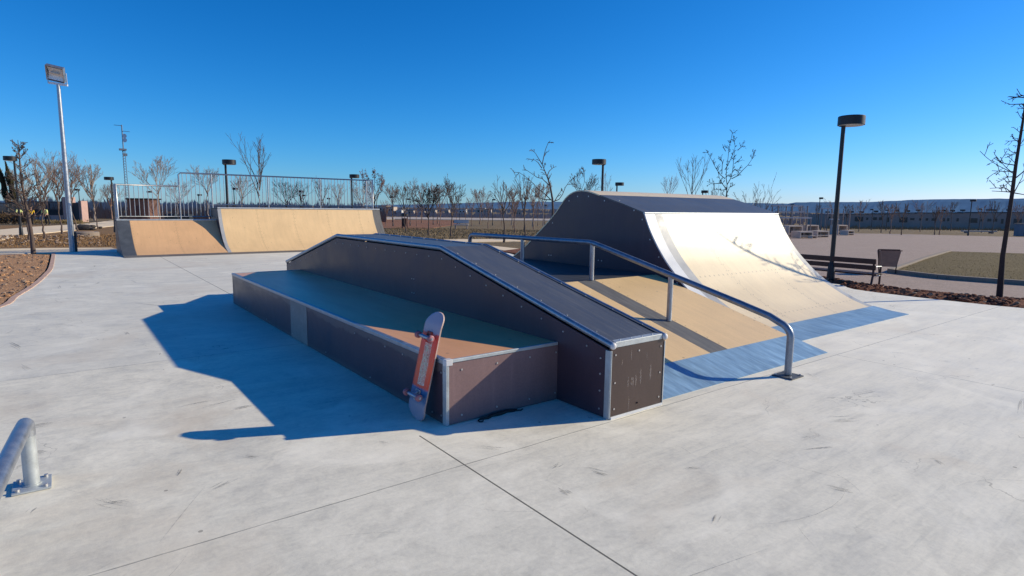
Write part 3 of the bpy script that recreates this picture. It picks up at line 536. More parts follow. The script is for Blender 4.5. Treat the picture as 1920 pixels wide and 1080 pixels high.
# kerbs round the grass patch
def kerb(pts, name='kerb'):
    mb = MB(); pts = smooth_poly(pts, 5)
    for a, b_ in zip(pts, pts[1:]):
        dx, dy = b_[0]-a[0], b_[1]-a[1]; l = math.hypot(dx, dy); nx, ny = -dy/l*.06, dx/l*.06
        vs = [(a[0]-nx, a[1]-ny, -.1), (b_[0]-nx, b_[1]-ny, -.1), (b_[0]+nx, b_[1]+ny, -.1), (a[0]+nx, a[1]+ny, -.1)]
        mb.mesh(vs+[(p[0], p[1], .075+gz(p[0], p[1])) for p in vs], [(3,2,1,0),(4,5,6,7),(0,1,5,4),(1,2,6,5),(2,3,7,6),(3,0,4,7)])
    o = mb.build(name, M['kerb']); o['kind'] = 'structure'
kerb(T['kerb_pts']+[[17.6, 1.5], [18.6, -1.5]]); kerb(T['kerb2'])
# raised, lumpy strip of dark soil along the right edge of the slab
mb = MB(); inner = [[13.55, 6.25], [12.85, 5.3], [12.66, 4.29], [12.66, 3.46], [12.75, 2.6], [13.35, 0], [14.05, -4]]
outer = [[14.4, 6.7], [13.95, 5.2], [13.75, 4.15], [13.95, 3.2], [14.2, 2.5], [14.7, 0], [15.3, -4]]
I, O = smooth_poly(inner, 26), smooth_poly(outer, 26); vs = []; NW = 13
for i, (a, b_) in enumerate(zip(I, O)):
    for j in range(NW):
        t = j/(NW-1); x, y = a[0]+(b_[0]-a[0])*t, a[1]+(b_[1]-a[1])*t
        h = math.sin(math.pi*min(1, t*1.05))*.085
        h *= .65+.7*mnoise.noise(Vector((x*1.7, y*1.7, 0)))+.6*mnoise.noise(Vector((x*6, y*6, 3)))+.5*mnoise.noise(Vector((x*15, y*15, 8)))
        vs.append((x, y, -.03+h if 0 < j < NW-1 else -.05))
mb.mesh(vs, [(i*NW+j, i*NW+j+1, (i+1)*NW+j+1, (i+1)*NW+j) for i in range(len(I)-1) for j in range(NW-1)])
o = mb.build('soil_strip', M['mulch']); o['kind'] = 'structure'
for p in o.data.polygons:
    if p.normal.z < 0: p.flip()
# pebbles and clods
def pebbles(name, spots, mat):
    mb = MB()
    for x, y, z, r in spots: mb.ball((x, y, z), r, 0, 6, 4, (rng.uniform(.7, 1.5), rng.uniform(.7, 1.5), rng.uniform(.45, .8)), .25, rng)
    for k in range(len(mb.sm)): mb.sm[k] = False
    o = mb.build(name, mat); o['kind'] = 'stuff'
sp = []
while len(sp) < 420:
    y = rng.uniform(10, 22.5); ex = -.16-max(0, (18-y))*.045-max(0, 14-y)*.11
    x = ex-.2-abs(rng.gauss(0, 1.6)); sp.append((x, y, 0, rng.uniform(.010, .034)))
pebbles('pale_pebbles', sp, M['stone'])
sp = []
for k in range(200):
    y = rng.uniform(9, 22.5); ex = -.16-max(0, (18-y))*.045-max(0, 14-y)*.11
    sp.append((ex-.18-abs(rng.gauss(0, 2.2)), y, -.005, rng.uniform(.015, .06)))
pebbles('soil_clods', sp, M['soil'])
sp = []
for k in range(500):
    i = rng.randrange(len(I)); t = rng.uniform(.06, .95); sp.append((I[i][0]+(O[i][0]-I[i][0])*t, I[i][1]+(O[i][1]-I[i][1])*t, .045*math.sin(math.pi*t)-.005, rng.uniform(.015, .05)))
pebbles('dark_clods', sp, M['mulch'])
pebbles('pale_chips', [(*[I[i][a]+(O[i][a]-I[i][a])*t for a in (0, 1)], .07*math.sin(math.pi*t), rng.uniform(.015, .04)) for i, t in [(rng.randrange(len(I)), rng.uniform(.1, .8)) for k in range(26)]], M['stone'])
pebbles('lawn_stones', [(rng.uniform(-4, 1.3), rng.uniform(26.5, 36), 0-.02, rng.uniform(.03, .08)) for k in range(110)], M['stone'])
# grass blades on the lawns
def blades(name, poly_fn, n, mat, h=.06, w=.02):
    mb = MB()
    for k in range(n):
        x, y = poly_fn(); a = rng.uniform(0, 6.28); hh = h*rng.uniform(.4, 1.3); z = gz(x, y)
        lx, ly = rng.uniform(-.5, .5)*hh, rng.uniform(-.5, .5)*hh
        mb.face([(x-w*math.cos(a), y-w*math.sin(a), z), (x+w*math.cos(a), y+w*math.sin(a), z), (x+lx, y+ly, z+hh)])
    o = mb.build(name, mat); o['kind'] = 'stuff'
def in_poly(poly, x, y):
    c = False; n = len(poly)
    for i in range(n):
        (xa, ya), (xb, yb) = poly[i], poly[i-1]
        if (ya > y) != (yb > y) and x < (xb-xa)*(y-ya)/(yb-ya)+xa: c = not c
    return c
def pick(poly, x0, x1, y0, y1, near=None):
    def f():
        while True:
            x = x0+(x1-x0)*(rng.random()**1.7 if near else rng.random()); y = rng.uniform(y0, y1)
            if in_poly(poly, x, y): return x, y
    return f
blades('grass', pick(T['patch'], 17, 33, 3, 9.5, True), 4500, M['green_lawn'], .035, .016)
blades('dry_grass', pick([[-8, 27], [1.4, 26], [10, 25], [9, 40], [-8, 40]], -8, 10, 25, 40), 9000, M['lawn'], .07, .02)
blades('dry_grass', pick([[11.5, 25], [17, 28], [22, 28], [25, 31], [40, 45], [30, 60], [12, 40]], 11, 40, 24, 60), 9000, M['field'], .09, .03)
# distant ridge and the hazy plain below it
mb = MB(); D0 = 2600; yaw = math.atan2(FD[0], FD[1]); prof = []
for (a0, h0), (a1, h1) in zip(T['hill'], T['hill'][1:]):
    k = max(1, int((a1-a0)/.35))
    for i in range(k):
        t = i/k; a = a0+(a1-a0)*t
        prof.append((a, h0+(h1-h0)*t+.00045*mnoise.noise(Vector((a*1.3, 0, 0)))+.00025*mnoise.noise(Vector((a*5, 3, 0)))))
vs = []
for a, h in prof:
    an = yaw+R(a)
    for d, hh in ((D0*.75, -3), (D0*.86, D0*h*.35), (D0*.95, D0*h*.8), (D0, 1.55+D0*h), (D0*1.1, D0*h*.9)):
        j = mnoise.noise(Vector((a*.9, d*.01, 1)))*.1*abs(D0*h) if 0 < hh < D0*h else 0
        vs.append((d*math.sin(an), d*math.cos(an), hh+j))
n = len(prof)
mb.mesh(vs, [(i*5+j, (i+1)*5+j, (i+1)*5+j+1, i*5+j+1) for i in range(n-1) for j in range(4)], 0, False)
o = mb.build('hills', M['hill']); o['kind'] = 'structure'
for p in o.data.polygons:
    if p.normal.z < 0: p.flip()

# ------------------------------------------------------------------ skate park: manual pad, hubba ledge, bank, wave ramp
XL, YF, YE, XH, XW, H1, YC, YG, HC, H2, Y1, Y2 = 2.097, 3.503, 9.99, 3.141, 3.751, .478, 2.922, 10.7, .572, 1.138, 5.364, 8.277
def bolt_x(mb, x, y, z, s, mi=1, r=.0075):   # bolt head on a face looking along -x (s=-1) or +x
    mb.tube([(x, y, z), (x+s*.005, y, z)], r, 8, mi)
def bolt_y(mb, x, y, z, mi=1, r=.0075): mb.tube([(x, y, z), (x, y-.005, z)], r, 8, mi)
pad = thing('manual_pad', 'low long skate box with honey coloured top and dark sides, a skateboard leaning on it', 'skate box', ((XL+XH)/2, (YF+YE)/2, 0))
mb = MB(); mb.box((XL, YF+.02, .004), (XL+.02, YE, H1-.03))
for k in range(5): bolt_x(mb, XL, YF+.35+k*.32, H1-.09, -1)
for k in range(6): bolt_x(mb, XL, YF+.2+k*1.1, .05, -1)
bolt_x(mb, XL, YF+.07, H1-.1, -1); bolt_x(mb, XL, YF+.07, .06, -1)
sp_ = W(mb.build('side_panel', [M['plum_worn'], M['bolt']], pad, .002))
mb = MB(); mb.box((XL-.004, 6.47, .006), (XL, 7.05, H1-.035)); mb.build('repair_plate', M['patch'], sp_, .001, label='pale beige repair plate let into the dark side')
mb = MB(); mb.box((XL, YF, .004), (XH, YF+.02, H1-.022))
for x in (.12, .42, .72, .98):
    bolt_y(mb, XL+x*(XH-XL), YF, H1-.08); bolt_y(mb, XL+x*(XH-XL), YF, .06)
W(mb.build('end_panel', [M['mauve'], M['bolt']], pad, .002))
mb = MB(); mb.box((XL, YE-.02, .004), (XH, YE, H1-.022)); W(mb.build('end_panel', M['plum'], pad, .002))
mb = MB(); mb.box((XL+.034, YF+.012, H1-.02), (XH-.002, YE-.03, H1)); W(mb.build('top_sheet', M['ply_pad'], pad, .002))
mb = MB(); mb.box((XL-.008, YF-.004, H1-.034), (XL+.036, YE+.004, H1+.004)); W(mb.build('coping_angle', M['steel'], pad, .006))
mb = MB(); mb.box((XL+.037, YF-.006, H1-.020), (XH-.004, YF+.016, H1+.005)); W(mb.build('front_trim', M['steel_pale'], pad, .003))
mb = MB(); mb.box((XL+.037, YE-.02, H1-.020), (XH-.004, YE+.004, H1+.005)); W(mb.build('rear_trim', M['steel_pale'], pad, .003))
mb = MB(); mb.box((XL-.006, YF-.006, .003), (XL+.005, YF+.045, H1-.036)); mb.box((XL+.005, YF-.006, .003), (XL+.018, YF, H1-.036))
for z in (.08, .25, .4): bolt_x(mb, XL-.006, YF+.022, z, -1, 0, .005)
W(mb.build('corner_trim', M['steel_pale'], pad, .002))
mb = MB(); mb.box((XL-.012, YF-.012, H1-.038), (XL+.045, YF+.035, H1+.009)); W(mb.build('corner_cap', M['cap'], pad, .005))

hub = thing('hubba_ledge', 'tall dark skate wall with sloping charcoal top and round steel edges', 'skate ledge', ((XH+XW)/2, (YC+YG)/2, 0))
top = [(YC, HC), (Y1, H2), (Y2, H2), (YG, HC)]
side = [(YC+.02, .004), (YG-.02, .004), (YG-.02, HC-.05), (Y2, H2-.05), (Y1, H2-.05), (YC+.02, HC-.05)]
def along(y):
    for (a, ha), (b_, hb) in zip(top, top[1:]):
        if a <= y <= b_: return ha+(hb-ha)*(y-a)/(b_-a)
for s, x0, x1 in ((-1, XH, XH+.02), (1, XW-.02, XW)):
    mb = MB(); mb.prism_x(side, x0, x1); xx = XH if s < 0 else XW
    y = YC+.25
    while y < YG-.2:
        bolt_x(mb, xx, y, along(y)-.115, s); y += .27
    for k in range(3): bolt_x(mb, xx, 5.95, .62+.16*k-.2, s); bolt_x(mb, xx, 6.0, .62+.16*k-.2, s)
    for z in (.06, .2, .33, .45): bolt_x(mb, xx, YC+.1, z, s)
    for yy in (3.9, 5.2, 6.6, 8, 9.3): bolt_x(mb, xx, yy, .07, s)
    W(mb.build('side_panel', [M['plum'], M['bolt']], hub, .002))
mb = MB(); mb.box((XH, YC, .02), (XW, YC+.02, HC-.03))
for x in (.08, .5, .92):
    for z in (.075, .275 if x != .5 else .075, HC-.085):
        bolt_y(mb, XH+x*(XW-XH)+(.0 if x != .5 else .0), YC, z)
fp = W(mb.build('end_panel', [M['brown'], M['bolt']], hub, .002))
# faded marker writing on the end panel: "all"
def smear(x, z0, z1, w):
    mb = MB()
    n = 5
    for i in range(n):
        a, b_ = z0+(z1-z0)*i/n, z0+(z1-z0)*(i+1)/n; wa, wb = w*math.sin(math.pi*(i+.4)/(n+.8)), w*math.sin(math.pi*(i+1.4)/(n+.8))
        mb.face([(XH+x-wa, YC-.0025, a), (XH+x+wa, YC-.0025, a), (XH+x+wb, YC-.0025, b_), (XH+x-wb, YC-.0025, b_)])
    mb.build('faded_mark', M['chalk'], fp, label='faded white smudge of the word all')
for x, a, b_, w in [(.195, .21, .30, .006), (.235, .225, .26, .010), (.252, .215, .285, .006), (.238, .262, .290, .012), (.282, .21, .30, .008), (.335, .22, .34, .009), (.45, .235, .36, .010), (.22, .42, .52, .004), (.40, .40, .46, .004), (.12, .40, .44, .005), (.21, .02, .16, .004)]: smear(x, a, b_, w)
mb = MB(); mb.box((XH, YG-.02, .02), (XW, YG, HC-.03)); W(mb.build('end_panel', M['brown'], hub, .002))
mb = MB(); mb.sheet_x([(YC+.035, HC+.008), (Y1, H2), (Y2, H2), (YG-.035, HC+.008)], XH+.035, XW-.035, .02, 0, False); W(mb.build('top_sheet', M['grip'], hub))
for xx in (XH+.012, XW-.012):
    mb = MB(); mb.tube([(xx, YC-.006, HC-.012), (xx, Y1-.04, H2-.021), (xx, Y1, H2-.012), (xx, Y1+.05, H2-.012), (xx, Y2-.05, H2-.012), (xx, Y2, H2-.012), (xx, Y2+.04, H2-.021), (xx, YG+.006, HC-.012)], .026, 14)
    p_ = W(mb.build('edge_pipe', M['steel'], hub))
    for yy in (YC-.008, YG+.008): mb = MB(); mb.ball((xx, yy, HC-.012), .027, 0, 14, 8, (1, .8, 1)); mb.build('end_cap', M['cap'], p_)
    mb = MB(); mb.sheet_x([(YC+.02, HC+.013), (Y1, H2+.004), (Y2, H2+.004), (YG-.02, HC+.013)], xx+.012 if xx < 3.4 else xx-.04, xx+.04 if xx < 3.4 else xx-.012, .006, 0, False)
    y = YC+.2
    while y < YG-.1:
        mb.tube([(xx+(.032 if xx < 3.4 else -.032), y, along(y)+.004), (xx+(.032 if xx < 3.4 else -.032), y, along(y)+.013)], .007, 6, 1); y += .33
    W(mb.build('pipe_flange', [M['grip'], M['bolt']], hub))
mb = MB(); mb.box((XH+.04, YC-.004, HC-.03), (XW-.04, YC+.06, HC+.013))
for x in (.2, .4, .6, .8): mb.tube([(XH+x*(XW-XH), YC+.03, HC+.01), (XH+x*(XW-XH), YC+.03, HC+.016)], .006, 6, 1)
W(mb.build('front_trim', [M['steel_pale'], M['steel']], hub, .003))
for xx, s in ((XH, -1), (XW, 1)):
    mb = MB(); mb.box((xx-.007 if s < 0 else xx, YC-.003, .003), (xx if s < 0 else xx+.007, YC+.05, HC-.05)); mb.box((xx if s < 0 else xx-.008, YC-.006, .003), (xx+.008 if s < 0 else xx, YC, HC-.05))
    W(mb.build('corner_trim', M['steel_pale'], hub, .002))
mb = MB(); mb.box((XH+.01, YC-.012, 0), (XW-.01, YC, .02)); W(mb.build('kick_trim', M['edge_white'], hub, .002))

XB, SL, YB = 6.68, .2655, 3.0
zb = lambda y: SL*(y-YB)
bank = thing('bank_ramp', 'honey incline with dark centre strip and flat deck under the hand rail', 'skate ramp', ((XW+XB)/2, 6.8, 0))
YT, ZT, YR = 5.41, .64, 8.45
xs0, xs1 = 5.16, 5.46
mb = MB()
for a, b_ in ((XW+.004, xs0), (xs1, XB)): mb.sheet_x([(3.42, zb(3.42)), (YT, ZT)], a, b_, .02, 0, False)
W(mb.build('incline_sheet', M['ply'], bank))
mb = MB(); mb.sheet_x([(3.42, zb(3.42)), (YT, ZT)], xs0+.002, xs1-.002, .02, 0, False); W(mb.build('centre_strip', M['stripe'], bank))
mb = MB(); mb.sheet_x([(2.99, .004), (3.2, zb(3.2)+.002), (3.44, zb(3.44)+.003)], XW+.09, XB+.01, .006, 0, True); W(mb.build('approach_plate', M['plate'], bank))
mb = MB(); mb.sheet_x([(YT, ZT+.001), (YT+.25, ZT+.0005), (YR, ZT)], XW+.004, XB-.002, .02, 0, False); W(mb.build('deck', M['top_dark'], bank))
mb = MB(); mb.sheet_x([(YR, ZT), (YR+2.3, .03)], XW+.004, XB, .02, 0, False); W(mb.build('rear_incline', M['ply'], bank))
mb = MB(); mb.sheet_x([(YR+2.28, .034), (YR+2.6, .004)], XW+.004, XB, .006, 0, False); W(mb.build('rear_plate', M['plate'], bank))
mb = MB(); mb.prism_x([(YB+.1, .003), (YR+2.4, .003), (YR, ZT-.02), (YT, ZT-.02)], XB-.02, XB-.003); W(mb.build('side_panel', M['plum'], bank))

wave = thing('wave_ramp', 'big humped ramp with glossy honey transition, dark roof and dark wave shaped side', 'skate ramp', (8.5, 6.5, 0))
XQ, XR = 6.70, 10.32
tr = [(3.95, .055), (4.02, .07), (4.25, .15), (4.5, .27), (4.85, .475), (5.17, .755), (5.35, .955), (5.47, 1.12), (5.58, 1.30), (5.68, 1.505)]
def spl(pts, k=5): return [tuple(p) for p in smooth_poly([list(p) for p in pts], k)]
trs = spl(tr, 5)
roof = [(5.68, 1.505), (6.07, 1.625), (6.58, 1.765)]
crest = spl([(6.58, 1.765), (6.82, 1.825), (7.03, 1.843), (7.2, 1.815), (7.34, 1.745), (7.45, 1.65), (7.57, 1.52)], 4)
back = spl([(7.57, 1.52), (7.78, 1.34), (8.1, 1.10), (8.4, .88), (8.72, .69), (9.1, .48), (9.6, .25), (10.2, .08), (10.5, .05)], 4)
outline = trs+roof[1:]+crest[1:]+back[1:]
for s, x0, x1 in ((-1, XQ, XQ+.02), (1, XR-.02, XR)):
    mb = MB(); low = [(y, max(.006, z-.016)) for y, z in outline]
    mb.prism_x(low+[(10.5, .004), (3.95, .004)], x0, x1)
    for y, z in trs[8::7]: bolt_x(mb, XQ if s < 0 else XR, y+.07, z-.03, s, 1, .011)
    for y in (5.9, 6.2, 6.5, 6.85, 7.1, 7.3, 7.7, 8.1, 8.5): 
        z = [b_ for a, b_ in outline if a >= y][0]; bolt_x(mb, XQ if s < 0 else XR, y-.02, z-.09, s, 1, .011)
    for y in (6.5, 6.57, 7.7, 7.76): bolt_x(mb, XQ if s < 0 else XR, y, .75, s, 1, .011)
    W(mb.build('side_panel', [M['plum'], M['bolt']], wave))
mb = MB(); mb.sheet_x(trs, XQ+.38, XR-.14, .018); W(mb.build('transition_sheet', M['ply_wave'], wave))
mb = MB(); mb.sheet_x([(y, z+.001) for y, z in trs], XQ-.006, XQ+.2, .02); W(mb.build('edge_strip', M['edge_white'], wave, label='bare white strip along the left edge'))
mb = MB(); mb.sheet_x(trs, XQ+.2, XQ+.38, .018); W(mb.build('edge_strip', M['edge_grey'], wave, label='worn grey strip beside the white edge'))
mb = MB(); mb.sheet_x(trs, XR-.14, XR+.006, .02); W(mb.build('edge_strip', M['edge_grey'], wave, label='grey strip along the right edge'))
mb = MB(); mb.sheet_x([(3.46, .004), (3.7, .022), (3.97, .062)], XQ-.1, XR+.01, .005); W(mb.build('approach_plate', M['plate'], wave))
mb = MB(); mb.tube([(XQ-.008, 5.685, 1.497), (XR+.008, 5.685, 1.497)], .018, 10); W(mb.build('coping', M['steel_pale'], wave))
mb = MB(); mb.sheet_x([(5.70, 1.512)]+roof[1:], XQ-.006, XR+.006, .018, 0, False); W(mb.build('roof_sheet', M['grip'], wave))
mb = MB(); mb.sheet_x(crest+back[1:], XQ-.006, XR+.006, .018); W(mb.build('crest_sheet', M['ply_wave'], wave))

# hand rail standing on the bank
XP = 5.40
rail = thing('grind_rail', 'long bent galvanised steel hand rail running down the incline', 'rail', (XP, 5.4, 0))
mb = MB(); rr = .0335
z0, z1 = .53, 1.12
pts = [(2.76, .02)]+[(2.76, .37)]+[(2.76+.16*(1-math.cos(a)), .37+.135*math.sin(a)) for a in [R(x) for x in (15, 30, 45, 60, 75)]]
pts += [(2.98, .545), (3.3, .625), (5.30, 1.095), (5.38, 1.112), (5.46, 1.122), (6.8, 1.115), (8.16, 1.105)]+[(8.16+.1*math.sin(a), 1.005+.1*math.cos(a)) for a in [R(x) for x in (25, 50, 75)]]+[(8.265, .95), (8.265, ZT)]
mb.tube([(XP, y, z) for y, z in pts], rr, 18); W(mb.build('bar', M['rail_steel'], rail))
for y, zt in ((4.165, .83), (5.41, 1.11), (6.85, 1.11)):
    zf = zb(y) if y < YT else ZT
    mb = MB(); mb.tube([(XP, y, zf), (XP, y, zt)], .030, 14); W(mb.build('post', M['steel'], rail))
mb = MB(); mb.box((XP-.11, 2.66, .002), (XP+.11, 2.86, .012))
for a in (-.085, .085):
    for b_ in (-.075, .075): mb.tube([(XP+a, 2.76+b_, .01), (XP+a, 2.76+b_, .024)], .011, 6, 1)
W(mb.build('base_plate', [M['edge_dark'], M['bolt']], rail, .002))

# low flat bar at the left edge of the picture
fb = thing('flat_bar', 'low round grind bar on a bolted foot plate standing on bare concrete', 'rail', (-.24, 2.4, 0))
mb = MB(); 
bp = [(-.22, 4.04), (-.31, .9)]
mb.tube([(-.2205, 4.04, .015), (-.2205, 4.04, .30)], .036, 18); W(mb.build('post', M['steel_pale'], fb))
mb = MB(); mb.tube([(-.2205, 4.04, .29), (-.2205, 4.04, .325), (-.2215, 4.025, .355), (-.223, 3.99, .368), (-.236, 3.85, .37), (-.415, 1.70, .37), (-.418, 1.66, .365), (-.420, 1.635, .345), (-.421, 1.62, .30)], .0375, 18); W(mb.build('bar', M['steel'], fb))
mb = MB(); mb.tube([(-.421, 1.62, .015), (-.421, 1.62, .30)], .036, 18); W(mb.build('post', M['steel_pale'], fb))
for (x, y) in ((-.2205, 4.04), (-.421, 1.62)):
    mb = MB(); mb.box((x-.085, y-.095, .002), (x+.085, y+.095, .013))
    for a in (-.06, .06):
        for b_ in (-.07, .07): mb.tube([(x+a, y+b_, .012), (x+a, y+b_, .026)], .011, 6, 1)
    mb.tube([(x, y, .012), (x, y, .02)], .043, 16, 0)
    W(mb.build('foot_plate', [M['steel_pale'], M['bolt']], fb, .002))

# ------------------------------------------------------------------ far quarter pipes with guard railing
def quarter(name, label, prof, x0, x1, ztop, yb, mat, left_strip, right_strip):
    q = thing(name, label, 'quarter pipe', ((x0+x1)/2, 22, 0))
    pr = spl(prof, 5)
    for xa, xb in ((x0, x0+.03), (x1-.03, x1)):
        mb = MB(); mb.prism_x([(y, max(.004, z-.02)) for y, z in pr]+[(yb, ztop-.02), (yb, .003), (pr[0][0], .003)], xa, xb); W(mb.build('side_panel', M['plum'], q))
    a = x0+(left_strip or 0); b_ = x1-(right_strip or 0)
    mb = MB(); mb.sheet_x(pr, a, b_, .02); W(mb.build('transition_sheet', mat, q))
    if left_strip: mb = MB(); mb.sheet_x(pr, x0-.004, a, .022); W(mb.build('edge_strip', M['edge_dark'] if left_strip > .2 else M['edge_grey'], q))
    if right_strip: mb = MB(); mb.sheet_x(pr, b_, x1+.004, .022); W(mb.build('edge_strip', M['stripe'], q))
    mb = MB(); mb.sheet_x([(pr[0][0]-.38, .004), (pr[0][0]+.03, pr[0][1]+.006)], x0, x1, .005, 0, False); W(mb.build('approach_plate', M['stripe'], q))
    mb = MB(); mb.sheet_x([(pr[-1][0]+.02, ztop), (yb, ztop)], x0, x1, .03, 0, False); W(mb.build('deck', M['top_dark'], q))
    mb = MB(); mb.tube([(x0, pr[-1][0], ztop), (x1, pr[-1][0], ztop)], .03, 8); W(mb.build('coping', M['steel_pale'], q))
    mb = MB(); mb.box((x0+.03, yb-.03, .003), (x1-.03, yb, ztop-.03)); W(mb.build('rear_panel', M['plum'], q))
    return q
XS = 4.2
quarter('quarter_pipe', 'low tan quarter pipe with dark left edge, far left behind the concrete', [(20.35, .03), (20.9, .22), (21.35, .5), (21.7, .8), (21.95, 1.02)], 1.4, XS-.002, 1.02, 22.75, M['ply_far_low'], .34, 0)
quarter('quarter_pipe', 'tall yellow quarter pipe under the high guard railing', [(20.35, .03), (20.8, .22), (21.15, .5), (21.42, .86), (21.56, 1.14), (21.66, 1.42)], XS, 9.95, 1.42, 22.75, M['ply_far'], .1, .3)
gr = thing('guard_railing', 'stepped galvanised railing with thin vertical bars above the far quarter pipes', 'railing', (5.5, 23.3, 0))
YB2 = 22.66; xl, xr_, xs = 1.46, 9.86, 3.26
mb = MB()
mb.tube([(xl, 22.05, 1.06), (xl, 22.05, 2.12), (xl, YB2, 2.12), (xs-.06, YB2, 2.12), (xs, YB2, 2.16), (xs, YB2, 2.5), (xs+.06, YB2, 2.56), (xr_, YB2, 2.56), (xr_, 22.05, 2.56), (xr_, 22.05, 1.44)], .025, 8); W(mb.build('top_rail', M['steel'], gr))
mb = MB()
mb.tube([(xl, 22.05, 1.12), (xl, YB2, 1.12), (XS-.02, YB2, 1.12)], .018, 6); mb.tube([(XS-.02, YB2, 1.12), (XS-.02, YB2, 1.53), (xr_, YB2, 1.53), (xr_, 22.05, 1.53)], .018, 6); W(mb.build('bottom_rail', M['steel'], gr))
for x, y, a, b_, r in [(xl, YB2, 1.02, 2.12, .035), (xs, YB2, 1.02, 2.5, .022), (XS+.05, YB2, 1.42, 2.56, .022), (6.1, YB2, 1.42, 2.56, .022), (8.0, YB2, 1.42, 2.56, .022), (xr_, YB2, 1.42, 2.56, .028)]:
    mb = MB(); mb.tube([(x, y, a), (x, y, b_)], r, 8); W(mb.build('post', M['steel'], gr))
proto = {}
def baluster(x, y, z0, z1):
    k = round(z1-z0, 3)
    if k not in proto:
        mb = MB(); mb.tube([(0, 0, 0), (0, 0, k)], .011, 6); o = mb.build('baluster', M['steel'], gr); proto[k] = o
    else:
        o = proto[k].copy(); C.objects.link(o)
    o.location = (x-gr.location[0], y-gr.location[1], z0)
x = xl+.13
while x < xr_-.05:
    if abs(x-xs) > .05: baluster(x, YB2, 1.12 if x < XS-.05 else 1.53, 2.12 if x < xs else 2.56)
    x += .127
for k in range(4): baluster(xr_, 22.17+k*.13, 1.53, 2.56)
for k in range(3): baluster(xl, 22.2+k*.15, 1.12, 2.12)
# ------------------------------------------------------------------ skateboard leaning on the pad
sk = thing('skateboard', 'worn red and blue skateboard standing on its tail against the low box', 'skateboard', (1.945, 3.72, 0))
def deck_z(x):            # kicks bend away from the wheels (wheels on +z side)
    a = abs(x)-.285
    return -.0 if a <= 0 else -(.42*a*a/.12 if a < .06 else .0126+.40*(a-.06))
def half_w(x):
    a = abs(x)
    if a > .30: t = (a-.30)/.105; return .1015*math.sqrt(max(0, 1-t**2.3))
    return .1015+.001*math.cos(x*8)
Lh = .405; n = 44; wn_ = 10
ds = [-Lh*math.cos(math.pi*i/n) for i in range(n+1)]
mb = MB(); vs = []
for x in ds:
    for j in range(wn_+1):
        t = -1+2*j/wn_; y = half_w(x)*t
        vs.append((x, y, deck_z(x)-.007*t*t))
m_ = len(vs); vs += [(a, b_, c-.011) for a, b_, c in vs]
ix = lambda i, j: i*(wn_+1)+j
mb.mesh(vs, [(ix(i, j), ix(i+1, j), ix(i+1, j+1), ix(i, j+1)) for i in range(n) for j in range(wn_)], 0, True)
k0 = 0
for i in range(n):
    for j in range(wn_):
        mb.f.append(tuple(m_+q for q in (ix(i, j), ix(i, j+1), ix(i+1, j+1), ix(i+1, j)))); mb.m.append(2); mb.sm.append(True)
    for j, s in ((0, 1), (wn_, -1)):
        q = (ix(i, j), m_+ix(i, j), m_+ix(i+1, j), ix(i+1, j)); mb.f.append(q if s > 0 else q[::-1]); mb.m.append(1); mb.sm.append(False)
def sparts():
    deck = mb.build('deck', [M['deck'], M['deckply'], M['griptape']], sk)
    parts = [deck]
    for tx, tm in ((.215, M['truck_red']), (-.215, M['truck'])):
        t = MB(); t.box((tx-.042, -.028, -.001), (tx+.042, .028, .010)); t.tube([(tx, 0, .006), (tx, 0, .03)], [.018, .013], 10)
        t.tube([(tx+.03 if tx < 0 else tx-.03, 0, .008), (tx, 0, .042)], [.012, .018], 8)
        for a in (-.032, .032):
            for b_ in (-.02, .02): t.tube([(tx+a, b_, .01), (tx+a, b_, .014)], .004, 6, 0)
        tr_ = t.build('truck', tm, sk, .002); parts.append(tr_)
        t = MB(); t.tube([(tx, -.066, .047), (tx, -.03, .049), (tx, .03, .049), (tx, .066, .047)], [.009, .015, .015, .009], 10); t.tube([(tx, -.1, .047), (tx, .1, .047)], .004, 8)
        for s in (-1, 1): t.tube([(tx, s*.096, .047), (tx, s*.101, .047)], .007, 6)
        t.build('axle', M['truck'], tr_)
        for s in (-1, 1):
            t = MB(); t.tube([(tx, s*.067, .047), (tx, s*.070, .047), (tx, s*.088, .047), (tx, s*.094, .047), (tx, s*.0945, .047)], [.018, .026, .0265, .021, .011], 20)
            w_ = t.build('wheel', M['wheel'], tr_)
            t = MB(); t.tube([(tx, s*.0935, .047), (tx, s*.0965, .047)], .0105, 12); t.build('bearing', M['truck'], w_)
    # generic ornamental crest in worn gold
    t = MB(); Z = .0012
    def ring(cx, cy, rx, ry, w, a0=0, a1=6.283, n=28):
        for i in range(n):
            a, b_ = a0+(a1-a0)*i/n, a0+(a1-a0)*(i+1)/n
            t.face([(cx+rx*math.cos(a), cy+ry*math.sin(a), Z), (cx+(rx-w)*math.cos(a), cy+(ry-w)*math.sin(a), Z), (cx+(rx-w)*math.cos(b_), cy+(ry-w)*math.sin(b_), Z), (cx+rx*math.cos(b_), cy+ry*math.sin(b_), Z)])
    ring(-.01, 0, .072, .034, .006); ring(-.02, 0, .045, .02, .005); ring(.02, .012, .013, .007, .004); ring(.02, -.012, .013, .007, .004)
    ring(.075, .014, .03, .012, .004, 2.2, 5.2); ring(.075, -.014, .03, .012, .004, 1.1, 4.1)
    for s in (-1, 1):
        t.face([(.05, s*.016, Z), (.085, s*.034, Z), (.078, s*.022, Z)]); t.face([(-.04, s*.012, Z), (-.055, s*.012, Z), (-.055, s*.007, Z), (-.04, s*.007, Z)])
    t.face([(-.085, -.004, Z), (-.125, 0, Z), (-.085, .004, Z)]); t.face([(.105, -.006, Z), (.15, -.002, Z), (.15, .002, Z), (.105, .006, Z)])
    for k in range(3): ring(.125+.014*k, 0, .012, .016, .003, 1, 5.3, 12)
    parts.append(t.build('printed_crest', M['emblem'], sk))
    return parts
